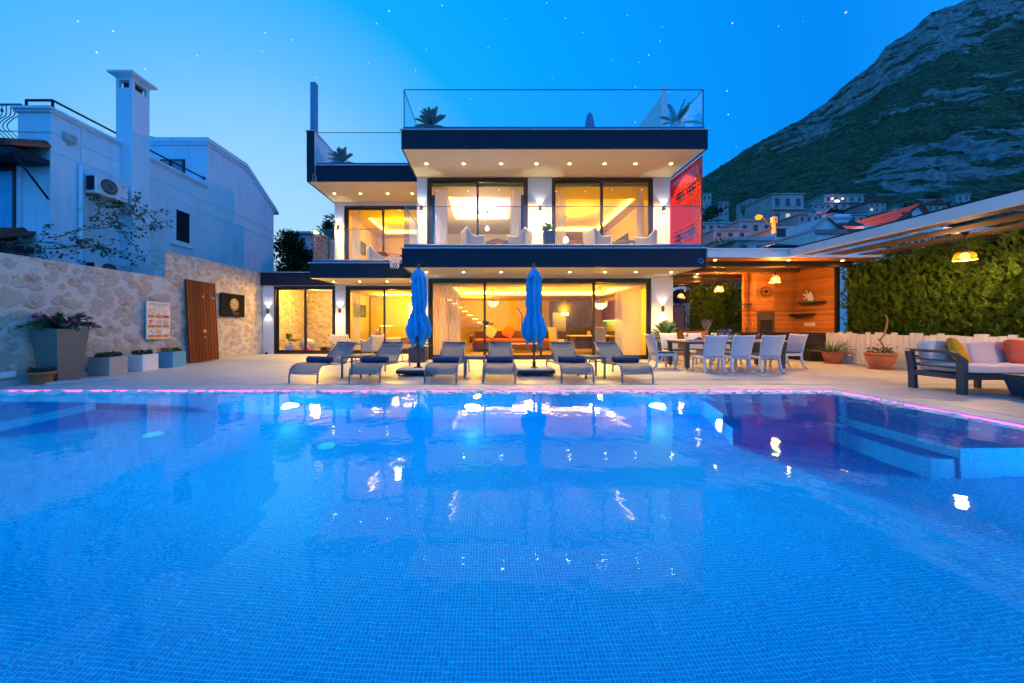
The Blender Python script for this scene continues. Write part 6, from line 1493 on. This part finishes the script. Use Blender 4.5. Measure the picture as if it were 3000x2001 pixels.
def mountain_mat():
    t = NT('scrub_and_limestone'); v = t.coord(); p = t.p
    at = t.N('ShaderNodeAttribute'); at.attribute_name = 'rocky'
    b = t.noise(v,.07,7,.68); c = t.noise(v,.5,6,.65); st = t.noise(t.coord('Object',(.16,.16,.13)),1,8,.72,.5)
    vo = t.N('ShaderNodeTexVoronoi', feature='SMOOTH_F1'); vo.inputs['Scale'].default_value = .30; t.L(v, vo.inputs['Vector'])
    k = t.math('ADD', at.outputs['Fac'], t.math('ADD', t.math('MULTIPLY', t.math('SUBTRACT', b.outputs[0], .5), 1.5), t.math('MULTIPLY', t.math('SUBTRACT', c.outputs[0], .5), .9)))
    rock = t.ramp(k, [(.50,0),(.60,.7),(.72,1)])
    vegk = t.math('ADD', t.math('MULTIPLY', c.outputs[0], .45), t.math('ADD', t.math('MULTIPLY', b.outputs[0], .45), t.math('MULTIPLY', t.math('SUBTRACT', .5, vo.outputs['Distance']), .30)))
    veg = t.ramp(vegk, [(.30,(.008,.016,.010)),(.45,(.05,.07,.035)),(.62,(.15,.17,.085))])
    rk = t.ramp(st.outputs[0], [(.30,(.05,.05,.05)),(.46,(.19,.185,.18)),(.66,(.42,.40,.385))])
    t.L(t.mix(rock, veg, rk), p.inputs['Base Color']); p.inputs['Roughness'].default_value = .95; p.inputs['Specular IOR Level'].default_value = .1
    h = t.math('ADD', t.math('MULTIPLY', t.math('SUBTRACT', 1, vo.outputs['Distance']), .8), t.math('ADD', t.math('MULTIPLY', st.outputs[0], 1.4), t.math('MULTIPLY', b.outputs[0], .8)))
    t.bump(h, 1.0, 3.0); return t.m
mo = struct('mountain', m, mountain_mat())
at_ = mo.data.attributes.new('rocky','FLOAT','POINT'); at_.data.foreach_set('value', ROCK[:len(mo.data.vertices)])

def P3(px,py,Y): return ((px-1430)/1000*Y, Y, 1.18+(955-py)/1000*Y)
TW = pm('town_render',(.36,.35,.34),.85,var=.2,vs=.3); tpane = pm('town_dark_pane',(.02,.03,.045),.2); lit_w = emit('lit_town_window',(.75,.85,.6),.75); troof = boards('town_red_tiles',(.22,.06,.045),0,.5,.12,grain=(3,1,1),rough=.8)
def town(label,px0,px1,py0,py1,Y,dep,floors,cols,roof='flat',name='town_house',rz=0,lit=(),wall=None,drop=12,balc=True):
    x0,_,z1 = P3(px0,py0,Y); x1,_,z0 = P3(px1,py1,Y); w_ = x1-x0; h = z1-z0
    t = thing(name,label,'house',((x0+x1)/2,Y+dep/2,z0),rz)
    m = MB().box(-w_/2,w_/2,-dep/2,dep/2,-drop,h); m.build('wall', wall or TW, t)
    fh = h/floors; pr = MB(); lt = MB(); fr = MB(); bl = MB()
    for f in range(floors):
        for c in range(cols):
            cx = -w_/2+w_*(c+.5)/cols; ww = min(w_/cols*.38,1.3); zz = fh*f+fh*.25; hh = fh*.5
            wo_ = MB().box(cx-ww/2,cx+ww/2,-dep/2-.05,-dep/2-.01,zz,zz+hh).build('lit_window' if (c,f) in lit else 'window', lit_w if (c,f) in lit else tpane, t)
            MB().box(cx-ww/2-.12,cx+ww/2+.12,-dep/2-.12,-dep/2-.01,zz-.16,zz-.01).build('sill', TW, wo_)
        if f and balc: bl.box(-w_/2-.1,w_/2+.1,-dep/2-.8,-dep/2-.005,fh*f-.12,fh*f+.08); bl.box(-w_/2-.1,w_/2+.1,-dep/2-.8,-dep/2-.72,fh*f+.08,fh*f+.7) if f%2 else None
    if bl.v: bl.build('balcony', wall or TW, t)
    rf = MB()
    if roof == 'flat': rf.box(-w_/2-.3,w_/2+.3,-dep/2-.3,dep/2+.3,h,h+.25); rf.build('roof', TW, t)
    else:
        e_ = w_*.5+.5; rf.prism([(-e_,h-.1),(e_,h-.1),(0,h+w_*.28)],'y',-dep/2-.4,dep/2+.4); rf.build('roof', troof if roof == 'tile' else TW, t)
    return t
town('grey three-storey town block on the slope behind the street lamp',2262,2354,570,705,85,9,3,3,lit=((1,1),(2,1)))
b_ = town('white balconied town house lit pink by the street lamp',2166,2262,648,735,62,7,2,3)
c_ = town('terraced hillside house with coloured lights, right of the grey block',2415,2530,572,640,110,10,3,5)
for px, c3, nm in ((2430,(1,.35,.08),'orange'),(2460,(1,.35,.08),'amber'),(2444,(.45,.55,1),'blue')):
    x,y,z = P3(px,585 if nm != 'blue' else 592,109); one('house_lamp', MB().ell((0,0,0),(.38,.2,.30) if nm != 'blue' else (.9,.2,.4),10,6), emit(nm+'_glow',c3,5), f'distant {nm} lamp on the terraced hillside house','lamp',(x,y-.9,z))
town('lower wing of the terraced hillside house',2380,2420,600,640,100,8,2,2); town('low white cottage high on the right slope',2680,2768,586,606,120,7,1,3,drop=5); town('tiny flat-roofed cottage right of the low white one',2802,2842,570,590,125,7,1,2,drop=6)
town('small pale house at the far left foot of the mountain',2058,2084,568,590,150,8,1,2,drop=6); town('long low white house in the trees by the red screen',2050,2140,655,678,70,7,1,4); town('second low white house below the long one',2090,2190,676,700,60,6,1,3)
R9 = random.Random(31)
for i,(px,py,Y,wp,hp,fl_,cl_,l_) in enumerate(((2120,612,120,30,18,1,2,'tiny white cottage on the slope above the long low house'),(2205,600,125,26,20,1,2,'tiny grey cottage on the slope left of the three-storey block'),(2370,655,72,60,26,1,3,'low dark-roofed house under the grey town block'),(2500,655,75,70,24,1,3,'flat-roofed house below the terraced hillside house'),(2570,622,95,50,30,2,3,'small two-storey house right of the terraced one'),(2620,640,80,36,22,1,2,'pale shed-like house above the red tiled roof'),(2300,700,52,70,30,1,3,'low house between the lamp pole and the gabled house'),(2745,622,95,60,22,1,3,'grey cottage below the low white one'))):
    town(l_,px-wp/2,px+wp/2,py-hp,py,Y,6,fl_,cl_,drop=8,balc=False,roof='tile' if i%3==1 else 'flat',lit=((0,0),) if i in (3,4) else ())
# the big pale house behind the pavilion: two volumes, gables, solar panels, red roof
Nb = thing('gabled_house', 'pale blue-lit gabled house with solar panels and red tiled roof behind the pavilion', 'house', (14,26,0), world=True)
NW = pm('pale_render',(.66,.66,.66),.85,var=.06); tri = pm('brown_cornice',(.28,.20,.17),.8)
def pp(px,py,Y): return P3(px,py,Y)
m = MB(); Y = 22
xa,_,za = pp(2393,676,Y); xb,_,_ = pp(2470,676,Y); m.box(xa,xb,Y,Y+6,-.3,za)                      # front block
x2,_,z2 = pp(2280,715,30); 
m.add([(xa,Y,-.3),(xa,Y,za),(x2,31,za),(x2,31,-.3)],[(0,1,2,3)])
Y2 = 26; xc,_,zc = pp(2400,668,Y2); xd,_,_ = pp(2560,668,Y2); ap = pp(2428,648,Y2)
m.box(xc,xd,Y2+.5,Y2+8,-.3,zc); xg,_,zg = pp(2480,668,Y2)
m.prism([(xc,zc),(xg,zc),((xc+xg)/2,ap[2]+.35)],'y',Y2+.48,Y2+8)
Y3 = 30; xe,_,ze = pp(2550,655,Y3); xf,_,_ = pp(2760,655,Y3); gx,_,gz = pp(2668,612,Y3); gl,_,gzl = pp(2605,655,Y3); gr,_,_ = pp(2705,655,Y3)
m.box(xe,xf,Y3+.5,Y3+8,-.3,ze); m.prism([(gl,ze),(gr,ze),(gx,gz)],'y',Y3-.5,Y3+8)
m.build('wall', NW, Nb)
MB().box(xa-.1,xb,Y-.1,Y-.004,za-1.35,za-1.2).build('string_course', tri, Nb)
MB().box(xa-.15,xb+.1,Y-.15,Y-.005,za-.22,za+.05).build('cornice', tri, Nb)
MB().tube([(xc-.2,Y2+.4,zc),((xc+xg)/2,Y2+.4,ap[2]+.45),(xg+.2,Y2+.4,zc)],.12,4).build('gable_trim', tri, Nb)
MB().tube([(gl-.3,Y3-.6,ze-.1),(gx,Y3-.6,gz+.15),(gr+.3,Y3-.6,ze-.1)],.15,4).build('gable_trim', tri, Nb)
MB().box(xg+.25,xd,Y2+.35,Y2+.495,zc-.15,zc+.05).build('cornice', tri, Nb)
MB().add([(xa-.02,Y,za-.2),(xa-.02,Y,za+.05),(x2-.02,31,za+.05),(x2-.02,31,za-.2)],[(0,1,2,3)]).build('side_cornice', tri, Nb, solid=.06)
MB().add([(xa-.02,Y,za-1.35),(xa-.02,Y,za-1.2),(x2-.02,31,za-1.2),(x2-.02,31,za-1.35)],[(0,1,2,3)]).build('side_string_course', tri, Nb, solid=.05)
MB().prism([(gl-.4,ze-.22),(gx,gz+.06),(gx,gz+.28),(gl-.4,ze+.0)],'y',Y3-.75,Y3+8.2).prism([(gr+.4,ze-.22),(gr+.4,ze+.0),(gx+.001,gz+.28),(gx+.001,gz+.06)],'y',Y3-.75,Y3+8.2).build('roof', troof, Nb)
MB().prism([(xc-.3,zc-.15),((xc+xg)/2,ap[2]+.38),((xc+xg)/2,ap[2]+.52),(xc-.3,zc+.0)],'y',Y2+.3,Y2+8.2).prism([(xg+.3,zc-.15),(xg+.3,zc+.0),((xc+xg)/2+.001,ap[2]+.52),((xc+xg)/2+.001,ap[2]+.38)],'y',Y2+.3,Y2+8.2).build('roof', pm('pale_roof',(.40,.40,.42),.8), Nb)
MB().add([(pp(2470,664,25.5)[0],25.5,zc+.05),(pp(2532,664,25.5)[0],25.5,zc+.05),(pp(2488,643,28)[0],28,pp(0,643,28)[2]),(pp(2432,643,28)[0],28,pp(0,643,28)[2])],[(0,1,2,3)]).build('solar_panels', pm('solar_panel',(.02,.08,.22),.12,coat=1), Nb, solid=.08)
tk = pp(2455,636,28.2); MB().cyl((tk[0]-.9,28.3,tk[2]),(tk[0]+.9,28.3,tk[2]),.28,.28,16).build('water_tank', MT['trim'], Nb)
for px,py,s in ((2430,637,.42),(2409,627,.38),(2382,635,.3)):
    a,b,c = pp(px,py,27.4); MB().lathe([(.001,.03),(s*.6,.10),(s,.24)],(a,b,c),16,cap=False).cyl((a,b,c-.9),(a,b,c),.03,.03,6).build('satellite_dish', MT['trim'], Nb)
a = pp(2655,632,Y3-.55); MB().box(a[0]-.4,a[0]+.5,Y3-.56,Y3-.51,a[2]-.3,a[2]+.3).build('window', MT['frame'], Nb)
a = pp(2387,655,21.9); MB().box(a[0]-.6,a[0]-.02,24,24.1,a[2]-.3,a[2]+.3).build('window', MT['frame'], Nb)
# low wall and roofs just behind the pavilion roof
town('low pale flat-roofed house behind the pavilion, beside the palm',2155,2250,706,760,28,4,1,2,balc=False)
bp_ = thing('dark_parasol', 'open flat dark parasol on a terrace behind the pavilion', 'parasol', P3(2272,722,24)); bp_.location.z -= 2; m = MB(); m.add([(-1.1,-.8,1.85),(1.1,-.8,1.85),(1.1,.8,1.85),(-1.1,.8,1.85),(0,0,2.2)],[(0,1,4),(1,2,4),(2,3,4),(3,0,4)]); m.build('canopy', MT['navy'], bp_, solid=.03); MB().cyl((0,0,0),(0,0,2.15),.04,.04,8).build('pole', MT['black'], bp_)
# street lamp
x,y,z = P3(2267,640,40); sl_ = thing('street_lamp', 'glowing orange sodium street lamp on a concrete pole below the mountain', 'street lamp', (x,y,0)); h = z
MB().cyl((0,0,0),(0,0,h),.32,.24,12).build('pole', pm('concrete_pole',(.07,.065,.06),.9,bump=.3), sl_); MB().tube([(0,0,h-1.4),(-.6,-.1,h-.9),(-1.4,-.2,h+.05),(-1.75,-.2,h+.15)],.05,6).build('arm', MT['black'], sl_)
MB().box(-2.05,-1.55,-.32,-.08,h+.16,h+.26).build('lamp_head', MT['graphite'], sl_); MB().ell((-1.95,-.2,h+.08),(.36,.28,.30),18,12).build('bulb', emit('sodium_bulb',(1,.30,.012),2.0), sl_)
light('sodium_light','POINT',(-2.6,-1.4,h-.5),9000,(1,.30,.03),.2,parent=sl_)
m = MB()
for k in range(5): m.box(-.4,.4,-.12,.12,h-.5-k*.02,h-.49-k*.02)
m.box(-.25,.25,-.2,.2,h-.6,h+.15); m.build('junction_box', pm('rusty_box',(.12,.09,.07),.9), sl_)
# overhead wires
wires = [((2505,577),(3060,462)),((2505,590),(3060,484)),((2505,600),(3060,522)),((2505,612),(3060,532))]
for i, (a,b) in enumerate(wires):
    p0 = Vector(P3(*a,60)); p1 = Vector(P3(*b,30)); pts = [p0.lerp(p1,u/16)-Vector((0,0,.5*math.sin(PI*u/16))) for u in range(17)]
    one('overhead_wire', MB().tube([p-p0 for p in pts],.014,4), MT['graphite'], ['topmost','second','third','lowest'][i]+(' of the four overhead wires crossing the right slope' if i in (0,3) else ' from the top of the four overhead wires'),'wire',p0)

# ------------------------------------------------------------------ trees
def tree(name,label,loc,h,rx,ry,n,seed,mat,lf=.16,trunk=.12,z0=.25,group=None):
    r = random.Random(seed); t = thing(name,label,'tree',loc,0,group); tr = MB(); tr.tube(curve([(0,0,-.5),(.05,0,h*.25),(-.04,.03,h*.55),(0,0,h*.85)],4),[trunk*(1-.06*i) for i in range(13)],7)
    cl = []
    for i in range(34):
        a = r.uniform(0,2*PI); q_ = r.random()**.5; zz = z0+(1-z0)*r.random(); w_ = math.sin(PI*min(1,(zz-z0)/(1-z0)*.85+.15)); c = Vector((rx*q_*w_*math.cos(a),ry*q_*w_*math.sin(a),h*zz)); cl.append((c,r.uniform(.22,.42)*min(rx,ry)))
        tr.tube([(0,0,h*max(.2,zz-.25)),tuple(c*.6+Vector((0,0,h*zz*.4))),tuple(c)],[trunk*.35,trunk*.2,trunk*.08],5)
    tr.build('trunk', MT['wood'], t); m = MB(); vs = []; fs = []
    for i in range(n):
        c,s = cl[i%len(cl)]; d = Vector((r.gauss(0,1),r.gauss(0,1),r.gauss(0,1))).normalized(); p = c+d*s*(r.random()**.4); q_ = (d+Vector((r.uniform(-.7,.7),r.uniform(-.7,.7),r.uniform(-.5,.7)))).normalized(); sd = q_.cross(Vector((r.random(),r.random(),1))).normalized()*lf*.3; o = len(vs)
        vs += [p,p+q_*lf*.5+sd,p+q_*lf,p+q_*lf*.5-sd]; fs.append((o,o+1,o+2,o+3))
    m.add(vs,fs); m.build('crown', MT[mat], t); return t
MT['tree_a'] = hedge_mat('dark_tree_leaf',(.010,.022,.010),(.03,.055,.02)); MT['tree_b'] = hedge_mat('mid_tree_leaf',(.02,.045,.012),(.05,.09,.03))
tree('leafy_tree','dark round tree beyond the gym roof, left one',(-12.3,21,0),6.6,2.3,2,7000,1,'tree_a',.2)
tree('leafy_tree','dark taller tree beyond the gym roof, right one',(-10.2,22,0),7.0,2.3,2,7000,2,'tree_a',.2)
tree('bush_tree','pale green bushy tree just over the gym roof',(-9.9,19.8,0),5.0,1.9,1.3,6500,3,'tree_b',.15)
tree('bush_tree','low green bush tree beside the white house corner',(-12.0,19.9,0),4.4,1.5,1.2,4500,5,'tree_b',.15)
tree('conifer_tree','small pointed dark conifer showing left of the upper left wall',(-11.6,25,0),9.0,1.0,1.0,3500,6,'tree_a',.22,z0=.45)
town('pale flat-roofed house just above the trees beyond the gym',838,905,686,770,38,6,2,2,balc=False)
pk = thing('palm_tree','drooping palm tree in front of the town by the red screen','palm',(15.9,22.5,0)); MB().tube(curve([(0,0,0),(.1,0,3),(0,0,6.2)],5),[.2]*11,8).build('trunk', MT['wood'], pk); m = MB(); cycad(m,(0,0,6.1),30,2.0,5,emin=-.5,emax=1.2,leaf=.5,droop=1.3); m.build('fronds', MT['palm'], pk)
pk.location.z = -.55
for i,(x,y,h,l_) in enumerate(((19.5,30,6.6,'rounded dark tree behind the palm by the street lamp'),(26.0,40,9.4,'dark tree right of the street lamp pole'),(13.6,24,5.7,'dark bush right beside the red screen'))): tree('leafy_tree',l_,(x,y,0),h,1.9,1.6,5000,20+i,'tree_a',.2)
sh_loc = P3(2270,585,88)
def town_scrub():
    r = random.Random(44); vs = []; fs = []
    for i in range(90):
        px = r.uniform(2050,2860); py = r.uniform(590,720)-max(0,px-2500)*.12; Y_ = 45+(720-py)*.55; c = Vector(P3(px,py,Y_)); s = r.uniform(.8,2.0)*Y_/70
        for k in range(150):
            d = Vector((r.gauss(0,1),r.gauss(0,1),r.gauss(0,.7))).normalized(); q_ = c+Vector((d.x*1.5,d.y,d.z))*s*r.uniform(.3,1)-Vector((0,0,s*.6)); e1 = d.cross(Vector((r.random(),r.random(),1))).normalized()*s*.16; e2 = d.cross(e1).normalized()*s*.12; o = len(vs); vs += [q_-e1,q_-e2,q_+e1,q_+e2]; fs.append((o,o+1,o+2,o+3))
    return MB().add(vs,fs)
tag(town_scrub().build('hillside_trees', MT['tree_a']), 'dark trees and scrub growing between the hillside houses','trees',kind='stuff')
# ------------------------------------------------------------------ arches and doors seen past the villa under the pavilion
ar = thing('arched_wall','pinkish wall with white arches and wooden doors behind the pavilion','wall',(10,19,0),world=True)
MB().box(6.6,15.5,19.0,19.3,0,2.45).build('wall', pm('pink_render',(.50,.36,.31),.85,bump=.2), ar)
for cx in (8.9,10.7,12.5):
    m = MB(); m.tube([(cx+.95*math.cos(a),18.9,2.35+.95*math.sin(a)) for a in [PI*i/18 for i in range(19)]],.10,4); m.box(cx-1.04,cx-.86,18.82,18.99,0,2.35).box(cx+.86,cx+1.04,18.82,18.99,0,2.35); m.build('arch', MT['white'], ar)
    g = MB()
    for k in range(7): a = PI*(k+1)/8; g.tube([(cx,18.95,2.35),(cx+.9*math.cos(a),18.95,2.35+.9*math.sin(a))],.012,4)
    for q_ in (.3,.6): g.tube([(cx+q_*math.cos(a),18.95,2.35+q_*math.sin(a)) for a in [PI*i/14 for i in range(15)]],.012,4)
    g.build('fanlight', MT['black'], ar)
for x in (9.55,10.2):
    d = thing('wooden_door','left wooden door in a dark frame under the arches' if x < 10 else 'right wooden door in a dark frame under the arches','door',(x,18.80,0)); MB().box(0,.58,-.03,.0,.05,2.25).build('leaf', pm('brown_door',(.30,.13,.06),.6), d); MB().box(-.05,0,-.05,.02,0,2.3).box(.58,.63,-.05,.02,0,2.3).box(0,.58,-.05,.02,2.25,2.3).build('frame', MT['black'], d)
for o in bpy.data.objects:
    if '_w' in o: del o['_w']
